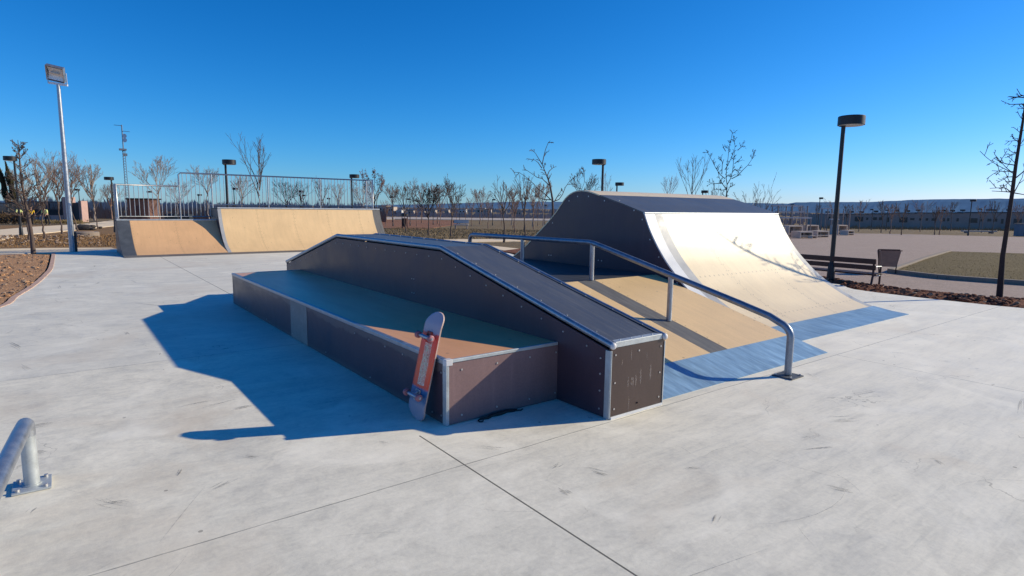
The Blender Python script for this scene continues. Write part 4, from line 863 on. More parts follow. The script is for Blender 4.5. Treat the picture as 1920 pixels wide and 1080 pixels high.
# local x runs up the board, local z out of the underside (towards the wheels)
ax = Vector((.175, -.02, .78)).normalized(); az = Vector((-.995, -.09, 0)); az = (az-ax*az.dot(ax)).normalized(); ay = az.cross(ax)
mat = Matrix((ax, ay, az)).transposed().to_4x4()
for p_ in sparts(): p_.matrix_local = Matrix.Translation(Vector((.09, 0, .403))) @ mat

# black strap lying by the pad
st = MB(); st.tube([(2.36, 3.47, .008), (2.42, 3.455, .010), (2.47, 3.475, .012), (2.55, 3.47, .014), (2.62, 3.485, .012), (2.68, 3.47, .01), (2.71, 3.48, .008)], [.008, .011, .013, .016, .013, .01, .006], 8)
st.tube([(2.36, 3.47, .008), (2.335, 3.455, .007), (2.33, 3.43, .006), (2.35, 3.42, .006), (2.37, 3.44, .007)], .005, 6); st.tube([(2.68, 3.47, .01), (2.73, 3.45, .008), (2.76, 3.47, .006)], .005, 6)
tag(st.build('strap', M['rubber']), 'crumpled black rubber strap on the ground in front of the low box', 'strap')

# ------------------------------------------------------------------ bench and litter bin
bn = thing('park_bench', 'dark brown slatted bench seen from behind, beside the lamp post', 'bench', (13.95, 6.15, -.15), R(90))
# local x = along the bench (towards +y world), local y = towards world -x (the viewer's side)
BL = .83
def bpart(name, boxes, m, bev=.006):
    for a, b_ in boxes:
        mb = MB(); mb.box(a, b_); mb.build(name, m, bn, bev)
bpart('back_slat', [((-BL, .17, .605), (BL, .205, .715)), ((-BL, .155, .475), (BL, .19, .575))], M['bench'])
bpart('seat_slat', [((-BL, .04, .355), (BL, .13, .39)), ((-BL, -.075, .36), (BL, .02, .395)), ((-BL, -.19, .365), (BL, -.095, .4))], M['bench'])
for s in (-1, 1):
    x = s*(BL-.05)
    mb = MB(); mb.tube([(x, .26, 0), (x, .16, .36), (x, .155, .5), (x, .17, .7)], .024, 8); mb.build('rear_leg', M['benchleg'], bn)
    mb = MB(); mb.tube([(x-.0, -.2, 0), (x, -.2, .53)], .022, 8); mb.build('front_leg', M['benchleg'], bn)
    mb = MB(); mb.tube([(x, -.22, .535), (x, -.02, .545), (x, .15, .53)], .014, 8); mb.tube([(x, -.2, .34), (x, .15, .34)], .014, 8); mb.build('armrest', M['steel_pale'], bn)
bi = thing('litter_bin', 'brown tapered litter bin hung between two thin posts beyond the bench', 'litter bin', (17.15, 6.35, -.03), R(-50))
mb = MB(); vs = []
for z, w, d in ((.19, .165, .13), (.60, .225, .17)):
    vs += [(-w, -d, z), (w, -d, z), (w, d, z), (-w, d, z)]
vs += [(-.205, -.15, .60), (.205, -.15, .60), (.205, .15, .60), (-.205, .15, .60), (-.15, -.11, .22), (.15, -.11, .22), (.15, .11, .22), (-.15, .11, .22)]
mb.mesh(vs, [(3,2,1,0),(0,1,5,4),(1,2,6,5),(2,3,7,6),(3,0,4,7),(4,5,9,8),(5,6,10,9),(6,7,11,10),(7,4,8,11),(8,9,13,12),(9,10,14,13),(10,11,15,14),(11,8,12,15),(12,13,14,15)])
mb.build('bucket', M['bin'], bi, .004)
for s in (-1, 1):
    mb = MB(); mb.tube([(s*.19, 0, 0), (s*.25, 0, .63)], .014, 8); mb.build('post', M['benchleg'], bi)
mb = MB(); mb.tube([(-.25, 0, .625), (.25, 0, .625)], .012, 8); mb.tube([(-.25, -.17, .612), (.25, -.17, .612)], .010, 8); mb.build('rim', M['benchleg'], bi)

# ------------------------------------------------------------------ street lamps
def make_lamp():
    r = thing('street_lamp', '', 'street lamp')
    mb = MB(); mb.tube([(0, 0, 0), (0, 0, .06), (0, 0, .33), (0, 0, .42)], [.085, .085, .07, .045], 12); mb.build('base_cover', M['black'], r)
    mb = MB(); mb.tube([(0, 0, .40), (0, 0, 3.25), (0, 0, 3.36)], [.048, .042, .042], 12); mb.build('pole', M['black'], r)
    mb = MB(); seg = 24
    mb.tube([(.15, 0, 3.275), (.15, 0, 3.445)], .262, seg, 0, True, True); mb.tube([(.15, 0, 3.445), (.15, 0, 3.458)], [.262, .25], seg, 0)
    h = mb.build('lamp_head', M['black'], r)
    mb = MB(); mb.tube([(.15, 0, 3.265), (.15, 0, 3.276)], .235, seg); mb.build('lens', M['lens'], h)
    mb = MB(); mb.tube([(-.075, 0, 3.30), (-.02, 0, 3.30)], .06, 10); mb.build('bracket', M['black'], h)
    return r
lamp0 = make_lamp()
lamp_lab = ['black street lamp at the left edge, its drum head turned left', 'large black street lamp standing behind the bench', 'black street lamp on the far gravel edge before the grey houses', 'black street lamp behind the pale stepped boards, its pole clear of them',
 'black street lamp just left of the far railing', 'black street lamp rising behind the middle of the far railing', 'black street lamp at the right end of the far railing', 'tallest black street lamp rising behind the wave ramp hump', 'smaller black street lamp behind the wave ramp roof', 'small black lamp head peeping over the right of the wave ramp roof',
 'black street lamp right of the far quarter pipe by a leaning young tree', 'black street lamp with clear head standing alone left of the dark tufted tree', 'black street lamp among the long upright shoots left of the wave ramp']
far_lab = ['small distant black lamp near the beige houses left of the rail', 'small distant black lamp by the pale stepped boards', 'small distant black lamp close to the wave ramp slope', 'small distant lamp head over the houses, first right of the big lamp', 'small distant lamp head over the houses, second right of the big lamp', 'small distant lamp head over the grey houses near the right edge', 'tiny distant lamp in the bare trees right of the floodlight', 'tiny distant lamp seen through the low railing by the brown kiosk', 'tiny distant lamp behind the tall railing, left of the big lamp', 'tiny distant lamp behind the tall railing, right of the big lamp', 'tiny distant lamp behind the railing by the first dark bush', 'tiny low distant lamp behind the railing by the dark bush', 'tiny distant lamp behind the railing in the middle right', 'tiny distant lamp over the mid field beside a beige house', 'tiny distant lamp behind the round bare tree of the field']
# heads point along the picture's left or right
for i, (x, y, h, w) in enumerate(T['lamps']):
    a = math.atan2(-FD[0], FD[1]) if w == 'R' else math.atan2(FD[0], -FD[1])
    lab = (lamp_lab+far_lab)[i]
    s = h/3.46
    if i == 0:
        o = lamp0; o.location = (x, y, gz(x, y)); o.rotation_euler = (0, 0, a+.25); o['label'] = lab; o['group'] = 'black drum headed street lamps of the park'; o.scale = (s**.5, s**.5, s)
    else:
        o = dup(lamp0, (x, y, gz(x, y)), a+random.Random(i).uniform(-.2, .2), lab, None, (s**.5, s**.5, s))

# floodlight mast at the left
fl = thing('floodlight_mast', 'tall galvanised pole with a square floodlight on its crossbar', 'floodlight', (.27, 23.26, 0))
mb = MB(); mb.tube([(0, 0, 0), (0, 0, 5.0), (0, 0, 5.08)], [.085, .05, .05], 14); mb.build('pole', M['steel'], fl)
mb = MB(); mb.box((.06, -.05, .0), (.13, .05, .62)); mb.build('service_box', M['black'], fl, .004)
ra = math.atan2(-FD[0], FD[1])
rotm = Matrix.Translation((0, 0, 5.11)) @ Matrix.Rotation(ra+.30, 4, 'Z') @ Matrix.Scale(.86, 4)
mb = MB(); mb.box((-.29, -.035, -.04), (.29, .035, .03)); mb.xf(rotm @ Matrix.Rotation(R(6), 4, 'Y')); mb.build('crossbar', M['dish'], fl, .004)
tilt = rotm @ Matrix.Translation((-.02, -.06, .34)) @ Matrix.Rotation(R(11), 4, 'Y') @ Matrix.Rotation(R(33), 4, 'X')
mb = MB()
for a, b_ in (((-.27, -.1, -.27), (-.245, .06, .27)), ((.245, -.1, -.27), (.27, .06, .27)), ((-.245, -.1, .245), (.245, .06, .27)), ((-.245, -.1, -.27), (.245, .06, -.245)), ((-.245, .04, -.245), (.245, .06, .245))): mb.box(a, b_)
mb.xf(tilt); hd = mb.build('housing', M['steel'], fl, .004)
mb = MB(); prof = [(-.22, -.08), (-.12, .0), (0, .03), (.12, .0), (.22, -.08)]
mb.sheet_x([(z, -y) for z, y in prof], -.23, .23, .004); mb.xf(tilt @ Matrix.Rotation(R(90), 4, 'X')); mb.build('reflector', M['glass'], hd)
mb = MB(); mb.tube([(-.13, -.04, .03), (.13, -.04, .03)], .035, 10); mb.xf(tilt); mb.build('bulb', M['lens'], hd)
mb = MB()
for s in (-1, 1): mb.tube([(s*.285, -.03, 0), (s*.285, -.06, .36)], .014, 6)
mb.xf(rotm); mb.build('bracket', M['steel'], fl)

# ------------------------------------------------------------------ trees
def branch(mb, p, d, L, r, lvl, maxl, rng, P, leaf=None):
    k = 5 if lvl < 2 else 4; pts = [p.copy()]; rad = [r]; q = p.copy(); dd = d.copy()
    for i in range(k):
        dd = (dd+Vector((rng.gauss(0, P['wob']), rng.gauss(0, P['wob']), rng.gauss(0, P['wob'])+P['up']))).normalized()
        q = q+dd*(L/k); pts.append(q.copy()); rad.append(max(P['rmin'], r*(1-(i+1)/k*.8)))
    mb.tube(pts, rad, 5 if lvl < 2 else 3, 0, False, True)
    if leaf is not None and lvl >= P.get('leaf_lvl', 1):
        lm, nl, sz = leaf
        for _ in range(nl):
            t = rng.random()*k; i = min(k-1, int(t)); c = pts[i].lerp(pts[i+1], t-i)+Vector((rng.gauss(0, sz), rng.gauss(0, sz), rng.gauss(0, sz)-sz*.3))
            u = Vector((rng.gauss(0, 1), rng.gauss(0, 1), rng.gauss(0, 1))).normalized()*sz; w = u.orthogonal().normalized()*sz*.55
            lm.face([c-u, c+w, c+u, c-w])
    if lvl >= maxl: return
    nb = P['n'][min(lvl, len(P['n'])-1)]
    for j in range(nb):
        t = P['t0']+(1-P['t0'])*(j+rng.random()*.99)/nb; i = min(k-1, int(t*k)); c = pts[i].lerp(pts[i+1], t*k-i)
        dl = (pts[i+1]-pts[i]).normalized(); ax_ = dl.orthogonal().normalized(); ax_.rotate(Matrix.Rotation(rng.uniform(0, 6.283), 3, dl))
        nd = (dl*math.cos(P['ang']*rng.uniform(.7, 1.3))+ax_*math.sin(P['ang']*rng.uniform(.7, 1.3))).normalized()
        branch(mb, c, nd, L*P['ratio']*(1.15-.6*t)*rng.uniform(.7, 1.2), max(P['rmin'], rad[i]*.6), lvl+1, maxl, rng, P, leaf)
KINDS = {
 'round': dict(trunk=.36, limbs=7, lang=.62, n=[6, 4, 3], ang=.48, ratio=.60, up=.07, wob=.055, t0=.25, maxl=3),
 'vase': dict(trunk=.40, limbs=6, lang=.5, n=[5, 3], ang=.45, ratio=.58, up=.07, wob=.05, t0=.3, maxl=2),
 'wisp': dict(trunk=.34, limbs=6, lang=.42, n=[5, 3], ang=.42, ratio=.5, up=.08, wob=.05, t0=.3, maxl=2),
 'shrub': dict(trunk=.04, limbs=12, lang=.45, n=[4, 2], ang=.4, ratio=.45, up=.05, wob=.08, t0=.25, maxl=2),
}
def tree(name, label, x, y, h, cw, kind, seed, bark, group=None, trunk_r=None, rmin=.006, leaf=None, lean=0, tmat=None, cat='tree'):
    rng = random.Random(seed); K = dict(KINDS[kind]); K['rmin'] = rmin
    t = thing(name, label, cat, (x, y, gz(x, y)-.02), 0, group)
    tr_ = trunk_r or h*.011; th = h*K['trunk']; lx = Vector((PD[0], PD[1], 0))*lean
    mb = MB(); tp = [Vector((0, 0, 0))+lx*(i/5)*h*.3+Vector((rng.gauss(0, .008), rng.gauss(0, .008), 0))*h*(i > 0)+Vector((0, 0, th*i/5)) for i in range(6)]
    lead = h*.45
    for i in range(1, 5): tp.append(tp[5]+Vector((rng.gauss(0, .02)*h, rng.gauss(0, .02)*h, lead*i/4)))
    mb.tube(tp, [tr_*(1.35-.5*min(1, i*.5)) if i < 2 else max(rmin, tr_*(1-.085*i)) for i in range(10)], 7, 0)
    mb.build('trunk', tmat or bark, t)
    cr = MB(); lf = MB() if leaf else None
    span = h-th; base = tp[5]
    for k in range(K['limbs']):
        az_ = 2*math.pi*(k+rng.random()*.7)/K['limbs']; an = K['lang']*rng.uniform(.55, 1.35)
        p = tp[5].lerp(tp[8], rng.random()*.8) if K['trunk'] > .1 else base
        d = Vector((math.cos(az_)*math.sin(an), math.sin(az_)*math.sin(an), math.cos(an)))
        L = min((h-p.z)/max(.35, math.cos(an))*.88, cw*.62/max(.25, math.sin(an)))*rng.uniform(.75, 1.05)
        branch(cr, p, d, L, tr_*.55, 0, K['maxl'], rng, K, (lf, leaf[1], leaf[2]) if leaf else None)
    # the leader's own twigs, so that the top reaches the full height
    branch(cr, tp[9], Vector((0, 0, 1)), max(.2, h-tp[9].z), tr_*.4, 0, K['maxl'], rng, K, (lf, leaf[1], leaf[2]) if leaf else None)
    co = cr.build('crown', bark, t)
    if leaf: lf.build('leaves', leaf[0], co)
    return t
def ordlab(i, n): return ORD[i]
for i, (x, y, h, cw) in enumerate(T['saplings_left']):
    tree('sapling', ['thin bare stake like sapling beside the young tree at the left', 'thin sapling with brown twigs left of the lime vest worker', 'thin sapling left of the pink gateway', 'leaning sapling between the floodlight mast and the pink gateway', 'sapling on the lawn edge between mast and low quarter pipe'][i], x, y, h, max(.5, cw), 'wisp', 10+i, M['bark'], 'saplings on the brown lawn', .045, .008, lean=[.0, -.05, -.06, -.25, -.12][i])
fk = [('round', 'young leaning tree by a street lamp, right of the tall quarter pipe', .18, M['bark']), ('round', 'young tree with a dark tufted crown of clinging leaves', .0, M['bark_dark']), ('round', 'young bare tree with a wide round crown in mid field', .0, M['bark']), ('vase', 'slim bare tree behind the far end of the hand rail', .0, M['bark']), ('wisp', 'bare tree with tall upright shoots left of the wave ramp', .0, M['bark'])]
for i, (x, y, h, cw) in enumerate(T['field']):
    k, lab, ln, bk = fk[i]
    tree('young_tree', lab, x, y, h, cw, k, 30+i, bk, 'young trees in the dry field', .05, .007, leaf=(M['dark_leaf'], 1, .05) if i == 1 else None, lean=-ln, tmat=M['bark'])
ml = ['broad bare brown tree above the dark fence, left of the mast', 'bare brown tree behind the yellow jacket worker', 'bare brown tree right behind the mast', 'bare brown tree behind the two cypresses', 'bare tree cut by the left edge', 'far bare brown tree above the fence middle', 'round bare tree just right of the floodlight mast', 'low faint bare tree beside the left railing lamp']
for i, (x, y, h, cw) in enumerate(T['mass_left']):
    tree('bare_tree', ml[i], x, y, h, cw*1.15, 'round', 50+i, M['bark_far'] if i % 3 else M['bark_pale'], 'large bare trees at the far left', .16, .012)
bh = [('round', 'pale round bare tree behind the low railing'), ('round', 'wide pale bare tree behind the tall railing, left part'), ('wisp', 'sprawling bare tree with long curved shoots above the railing'), ('round', 'faint bare tree behind the railing step'), ('round', 'pale bare tree low behind the railing middle'), ('round', 'dark bushy bare tree behind the railing middle'), ('vase', 'small dark bare tree right of the dark bushy tree'), ('vase', 'forked bare tree behind the railing right half'), ('vase', 'pale forked bare tree next to the railing lamp'), ('round', 'low spreading bare tree by the railing right end')]
for i, (x, y, h, cw) in enumerate(T['behind']):
    k, lab = bh[i]
    tree('bare_tree', lab, x, y, h, cw, k, 70+i, [M['bark_pale'], M['bark_pale'], M['bark'], M['bark_haze'], M['bark_pale'], M['bark_dark'], M['bark_dark'], M['bark'], M['bark_pale'], M['bark_pale']][i], 'bare trees seen through the railing', .07, .009)
for i, (x, y, h, cw) in enumerate(T['red_tree']):
    tree('rusty_tree', 'slender tree with rusty leaves at the right end of the railing', x, y, h, cw, 'wisp', 95, M['bark'], None, .05, .007, leaf=(M['rust_leaf'], 5, .05))
fm = ['distant hazy tree behind the dark tufted tree', 'distant hazy tree over the beige houses, leftmost', 'distant hazy tree above the dry field centre', 'distant hazy tree behind the round field tree', 'distant pale tree beside the upright shoots', 'distant pale tree behind the slim rail tree', 'distant pale bushy tree left of the wave ramp slope']
for i, (x, y, h, cw) in enumerate(T['far_mid']):
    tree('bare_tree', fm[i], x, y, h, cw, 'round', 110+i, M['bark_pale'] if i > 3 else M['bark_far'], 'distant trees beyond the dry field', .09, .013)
bw = ['bare twiggy tree top just right of the wave ramp hump', 'pale fan shaped bare tree above the wave ramp roof', 'faint small bare tree above the wave ramp roof middle', 'thin wispy shoots beside the two lamps over the wave ramp', 'thin bare shoots left of the dark leafy tree']
for i, (x, y, h, cw) in enumerate(T['behind_wave']):
    tree('bare_tree', bw[i], x, y, h, max(cw, 1), ['round', 'vase', 'vase', 'wisp', 'wisp'][i], 130+i, M['bark_haze'] if i in (2, 3) else M['bark'], 'bare trees behind the wave ramp', .05, .008)
x, y, h, cw = T['wave_shrub']; tree('bare_shrub', 'many stemmed bare shrub behind the right end of the wave ramp', x, y, h, cw, 'shrub', 140, M['bark'], None, .05, .009, cat='shrub')
sr_lab = lambda i: 'thin bare sapling before the grey houses, %s from the left' % ORD[i]
for i, (x, y, h, cw) in enumerate(sorted(T['saplings_right'], key=lambda q: (q[0]*PD[0]+q[1]*PD[1])/(q[0]*FD[0]+q[1]*FD[1]))):
    tree('sapling', sr_lab(i), x, y, h, cw, 'wisp' if i % 3 else 'vase', 160+i, M['bark_far'] if i % 2 else M['bark'], 'saplings before the grey houses', .05, .011)
for i, (x, y, h, cw) in enumerate(sorted(T['saplings_mid'], key=lambda q: (q[0]*PD[0]+q[1]*PD[1])/(q[0]*FD[0]+q[1]*FD[1]))):
    tree('sapling', 'thin bare sapling far out in the dry field, %s from the left' % ORD[i], x, y, h, cw, 'wisp', 190+i, M['bark_far'], 'saplings far out in the dry field', .05, .010)
def custom(name, label, polys, r0, bark, seed, spurs, spurlen, group=None, leaf=None, rmin=.007, extra=None):
    rng = random.Random(seed); V = [[Vector(p) for p in b_] for b_ in polys]
    base = V[0][0]; gx, gy = base.x, base.y; z0 = gz(gx, gy)-.02
    t = thing(name, label, 'tree', (gx, gy, z0), 0, group); O_ = Vector((gx, gy, z0)); fwd = Vector((FD[0], FD[1], 0))
    mb = MB(); tp = [p-O_ for p in V[0]]; tp[0] = Vector((0, 0, 0)) if tp[0].z > .3 or True else tp[0]
    n = len(tp); rr_ = [r0*(1.25 if i == 0 else max(.16, 1-.75*i/(n-1))) for i in range(n)]
    mb.tube(tp, rr_, 9); mb.build('trunk', bark, t)
    cr = MB(); lf = MB() if leaf else None
    P = dict(wob=.06, up=.03, rmin=rmin, n=[3, 2], ang=.8, ratio=.45, t0=.2, leaf_lvl=0)
    def spur(pts, cnt, L):
        for _ in range(cnt):
            t_ = rng.uniform(.15, 1)*(len(pts)-1); i = min(len(pts)-2, int(t_)); c = pts[i].lerp(pts[i+1], t_-i); dl = (pts[i+1]-pts[i]).normalized()
            a_ = dl.orthogonal().normalized(); a_.rotate(Matrix.Rotation(rng.uniform(0, 6.283), 3, dl))
            branch(cr, c, (dl*.5+a_*.85+Vector((0, 0, .15))).normalized(), L*rng.uniform(.4, 1.2), rmin*1.4, 1, 2, rng, P, (lf, leaf[1], leaf[2]) if leaf else None)
    for b_ in V[1:]:
        q = [p-O_ for p in b_]; k = rng.choice([-1, 1])*rng.uniform(.15, .6); L = sum((c-a).length for a, c in zip(q, q[1:])); run = 0
        pts = [q[0]]
        for a, c in zip(q, q[1:]): run += (c-a).length; pts.append(c+fwd*k*run)
        r1 = max(rmin*2.2, r0*.32*min(1, L/1.5)); pts = [Vector(w_) for w_ in pts]
        cr.tube(pts, [max(rmin, r1*(1-.8*i/(len(pts)-1))) for i in range(len(pts))], 5, 0, False); spur(pts, max(2, int(spurs*L)), spurlen)
    spur(tp[2:] if n > 3 else tp, spurs*2, spurlen)
    if extra:
        for _ in range(extra):
            t_ = rng.uniform(.42, 1)*(n-1); i = min(n-2, int(t_)); c = tp[i].lerp(tp[i+1], t_-i); a_ = rng.uniform(0, 6.283)
            branch(cr, c, Vector((math.cos(a_), math.sin(a_), .55)).normalized(), rng.uniform(.5, 1.15)*(1.25-t_/(n-1)*.7), r0*.2, 0, 2, rng, dict(P, ratio=.4, n=[4, 2]))
    co = cr.build('crown', bark, t)
    if leaf: lf.build('leaves', leaf[0], co)
    return t
custom('bare_tree', 'bare tree with long arching branches left of the wave ramp hump', T['bm'], .06, M['bark'], 3, 4, .28, rmin=.011)
custom('leafy_tree', 'upright dark tree with forked limbs and clinging leaves above the wave ramp', T['bl'], .07, M['bark_dark'], 4, 6, .28, leaf=(M['dark_leaf'], 1, .035), rmin=.011)
custom('bare_tree', 'bare young tree rooted in the soil strip at the right edge', T['rt'], .044, M['bark_dark'], 5, 5, .2, extra=4, rmin=.005)
# young tree at the left: a straight leader with short side shoots
x, y, h = T['left_tree']; rng = random.Random(8)
lt = thing('young_tree', 'straight young bare tree at the soil corner left of the mast', 'tree', (x, y, -.02))
tp = [Vector((0, 0, 0)), Vector((0, 0, .5)), Vector((-.03, 0, 1.1)), Vector((-.09, .02, 1.7)), Vector((-.12, .02, 2.3)), Vector((-.11, 0, 2.9)), Vector((-.11, 0, h))]
mb = MB(); mb.tube(tp, [.068, .052, .044, .036, .027, .018, .007], 9); mb.build('trunk', M['bark'], lt)
cr = MB(); P = dict(wob=.05, up=.07, rmin=.008, n=[3, 3], ang=.6, ratio=.5, t0=.2)
for k in range(46):
    t_ = rng.uniform(.30, .97)*6; i = min(5, int(t_)); c = tp[i].lerp(tp[i+1], t_-i); a_ = rng.uniform(0, 6.283)
    branch(cr, c, Vector((math.cos(a_), math.sin(a_), .6)).normalized(), (1.05-.15*t_)*rng.uniform(.6, 1.1), .012, 1, 3, rng, P)
cr.build('crown', M['bark'], lt)
# two columnar cypresses
for i, (x, y, h, cw) in enumerate(T['cypress']):
    rng = random.Random(220+i)
    t = thing('cypress', ['dark columnar cypress at the far left edge, the shorter one', 'dark columnar cypress leaning beside the left street lamp, the taller one'][i], 'tree', (x, y, gz(x, y)), 0, 'columnar cypresses')
    mb = MB(); mb.tube([(0, 0, 0), (0, 0, h*.8)], [.14, .05], 6); mb.build('trunk', M['bark_dark'], t)
    mb = MB()
    for k in range(1500):
        z = h*rng.uniform(.06, 1); rr2 = cw*.5*min(1, (1-z/h)*4+.08)*(.8+.25*math.sin(z*2.2+i))*math.sqrt(rng.random()); a_ = rng.uniform(0, 6.283)
        c = Vector((rr2*math.cos(a_)-.12*z, rr2*math.sin(a_), z)); u = Vector((rng.gauss(0, .06), rng.gauss(0, .06), rng.uniform(.12, .3))); w_ = Vector((math.cos(a_+1.57), math.sin(a_+1.57), 0))*rng.uniform(.04, .09)
        mb.face([c-u, c+w_, c+u, c-w_])
    mb.build('crown', M['cypress'], t)
# hedge, thickets
def leafmass(mb, x0, x1, yj, h, n, size, rng, fn):
    for k in range(n):
        t_ = rng.random(); px, py = fn(t_); z0 = gz(px, py)
        c = Vector((px+rng.gauss(0, yj), py+rng.gauss(0, yj), z0+h*(.05+.95*rng.random()**.8)*(.75+.4*mnoise.noise(Vector((t_*40, 0, 1))))))
        u = Vector((rng.gauss(0, 1), rng.gauss(0, 1), rng.gauss(0, 1.6))).normalized()*size*rng.uniform(.6, 1.5); w_ = u.orthogonal().normalized()*size*.3
        mb.face([c-u, c+w_, c+u, c-w_])
rng = random.Random(300)
mb = MB(); leafmass(mb, 0, 1, .5, 1.25, 3000, .13, rng, lambda t_: (-9+6.6*t_, 77-1.5*t_)); o = mb.build('hedge', M['hedge']); tag(o, 'low brown winter hedge at the far left behind the lamp', 'hedge')
mb = MB(); leafmass(mb, 0, 1, .35, .5, 1200, .1, rng, lambda t_: (-2.5+4.4*t_, 79-2*t_)); o = mb.build('hedge', M['green_lawn']); tag(o, 'low green planting before the pink wall', 'hedge')
def thicket(name, a0, a1, d0, d1, h, n, size, mat):
    mb = MB()
    def fn(t_):
        a = R(a0+(a1-a0)*t_); d = rng.uniform(d0, d1); an = math.atan2(FD[0], FD[1])+a; return d/math.cos(a)*math.sin(an), d/math.cos(a)*math.cos(an)
    for k in range(n):
        t_ = rng.random(); x, y = fn(t_); z0 = gz(x, y); hh = h*rng.uniform(.35, 1)*(.8+.5*mnoise.noise(Vector((t_*60, 2, 1))))
        lx, ly = rng.gauss(0, hh*.12), rng.gauss(0, hh*.12); w_ = size*rng.uniform(.5, 1.5)
        mb.face([(x-w_*PD[0], y-w_*PD[1], z0), (x+w_*PD[0], y+w_*PD[1], z0), (x+lx, y+ly, z0+hh)])
    o = mb.build(name, mat); o['kind'] = 'stuff'
thicket('thicket', -16, 4, 205, 250, 2.6, 1500, .22, M['thicket'])
thicket('thicket', -44, -12, 120, 170, 4.0, 3200, .22, M['bark_far'])
thicket('thicket', 4, 46, 160, 215, 3.2, 2200, .2, M['thicket'])
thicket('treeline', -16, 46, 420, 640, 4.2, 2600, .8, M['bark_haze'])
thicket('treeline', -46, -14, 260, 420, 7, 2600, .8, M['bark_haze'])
thicket('weeds', 24, 44, 108, 122, 1.0, 1600, .07, M['field'])

# ------------------------------------------------------------------ far buildings and park furniture
def wall_box(name, p, q, depth, h0, h1, mat, parent=None, **kw):
    P0, P1 = Vector((p[0], p[1])), Vector((q[0], q[1])); d = (P1-P0).normalized(); nrm = Vector((d.y*-1, d.x))
    if nrm.x*FD[0]+nrm.y*FD[1] < 0: nrm = -nrm
    A = [P0, P1, P1+nrm*depth, P0+nrm*depth]; mb = MB()
    vs = [(a.x, a.y, h0) for a in A]+[(a.x, a.y, h1) for a in A]
    cr_ = (A[1]-A[0]).x*(A[2]-A[0]).y-(A[1]-A[0]).y*(A[2]-A[0]).x
    fs = [(3,2,1,0),(4,5,6,7),(0,1,5,4),(1,2,6,5),(2,3,7,6),(3,0,4,7)]
    mb.mesh(vs, fs if cr_ > 0 else [f[::-1] for f in fs])
    o = mb.build(name, mat, parent, **kw)
    if parent and parent.type == 'EMPTY': W(o)
    return o
def lerp2(p, q, t): return (p[0]+(q[0]-p[0])*t, p[1]+(q[1]-p[1])*t)
def off(p, d): return (p[0]-FD[0]*d, p[1]-FD[1]*d)
def mid(p, q): return lerp2(p, q, .5)
rng = random.Random(400)
ch = ['with twin windows', 'with one wide dark window', 'with a narrow window pair', 'with a broad garage like opening', 'with three small windows']
for i, (p, q, zt) in enumerate(T['houses_right']):
    m_ = mid(p, q); z0 = gz(*m_)
    hs = thing('terrace_house', 'grey terrace house %s, %s from the left' % (ch[i % 5], ORD[i]), 'house', (m_[0], m_[1], z0), 0, 'grey terrace houses below the ridge')
    w_ = wall_box('wall', p, q, 9, z0-.1, zt-.12+rng.uniform(-.06, .06), M['greyhouse'], hs)
    wall_box('roof', off(lerp2(p, q, .004), .12), off(lerp2(p, q, .996), .12), 9.2, zt-.05, zt+.06, M['roofgrey'], hs)
    for k, (t0, t1, a, b_) in enumerate([[(.15, .24, 1.9, 2.7), (.34, .43, 1.9, 2.7), (.75, .84, 1.9, 2.7)], [(.3, .66, 1.6, 2.75), (.8, .88, 2.0, 2.6)], [(.1, .26, 2.0, 2.7), (.36, .52, 2.0, 2.7), (.7, .8, 1.5, 2.7)], [(.25, .6, 1.5, 2.8), (.72, .9, 2.1, 2.6)], [(.12, .2, 2, 2.6), (.4, .5, 2, 2.6), (.66, .86, 2, 2.65)]][i % 5]):
        wi = wall_box('window', off(lerp2(p, q, t0), .05), off(lerp2(p, q, t1), .05), .1, z0+a*.92, z0+b_*.92, M['window'], hs)
    for k in range(2 if i % 2 else 1):
        t_ = .3+.4*k+rng.uniform(-.1, .1); c = lerp2(p, q, t_); c2 = lerp2(p, q, t_+.09)
        cs = wall_box('chimney', off(c, -1.5), off(c2, -1.5), .5, zt, zt+.42, M['white_wall'], hs)
        wall_box('chimney_cap', off(lerp2(p, q, t_-.05), -1.3), off(lerp2(p, q, t_+.06), -1.3), .9, zt+.38, zt+.72, M['chimney_cap'], cs)
for i, (p, q, zt) in enumerate(T['houses_mid']):
    m_ = mid(p, q); z0 = gz(*m_); mt = M['white_wall'] if i in (2, 4, 7) else M['beige']
    hs = thing('house', ('white' if i in (2, 4, 7) else 'beige')+' flat roofed house far across the dry field, %s from the left' % ORD[i], 'house', (m_[0], m_[1], z0), 0, 'pale houses across the dry field')
    wall_box('wall', p, q, 8, z0-.1, zt, mt, hs); wall_box('roof', off(lerp2(p, q, -.04), .15), off(lerp2(p, q, 1.04), .15), 8.4, zt, zt+.18, M['roofgrey'] if i % 2 else M['beige'], hs)
    for t_ in ((.2, .38), (.6, .8)): wall_box('window', off(lerp2(p, q, t_[0]), .06), off(lerp2(p, q, t_[1]), .06), .1, z0+(zt-z0)*.5, z0+(zt-z0)*.75, M['window'], hs)
    wall_box('garden_wall', off(lerp2(p, q, -.1), 3), off(lerp2(p, q, 1.1), 3), .3, z0-.1, z0+.9, M['roofgrey'], hs)
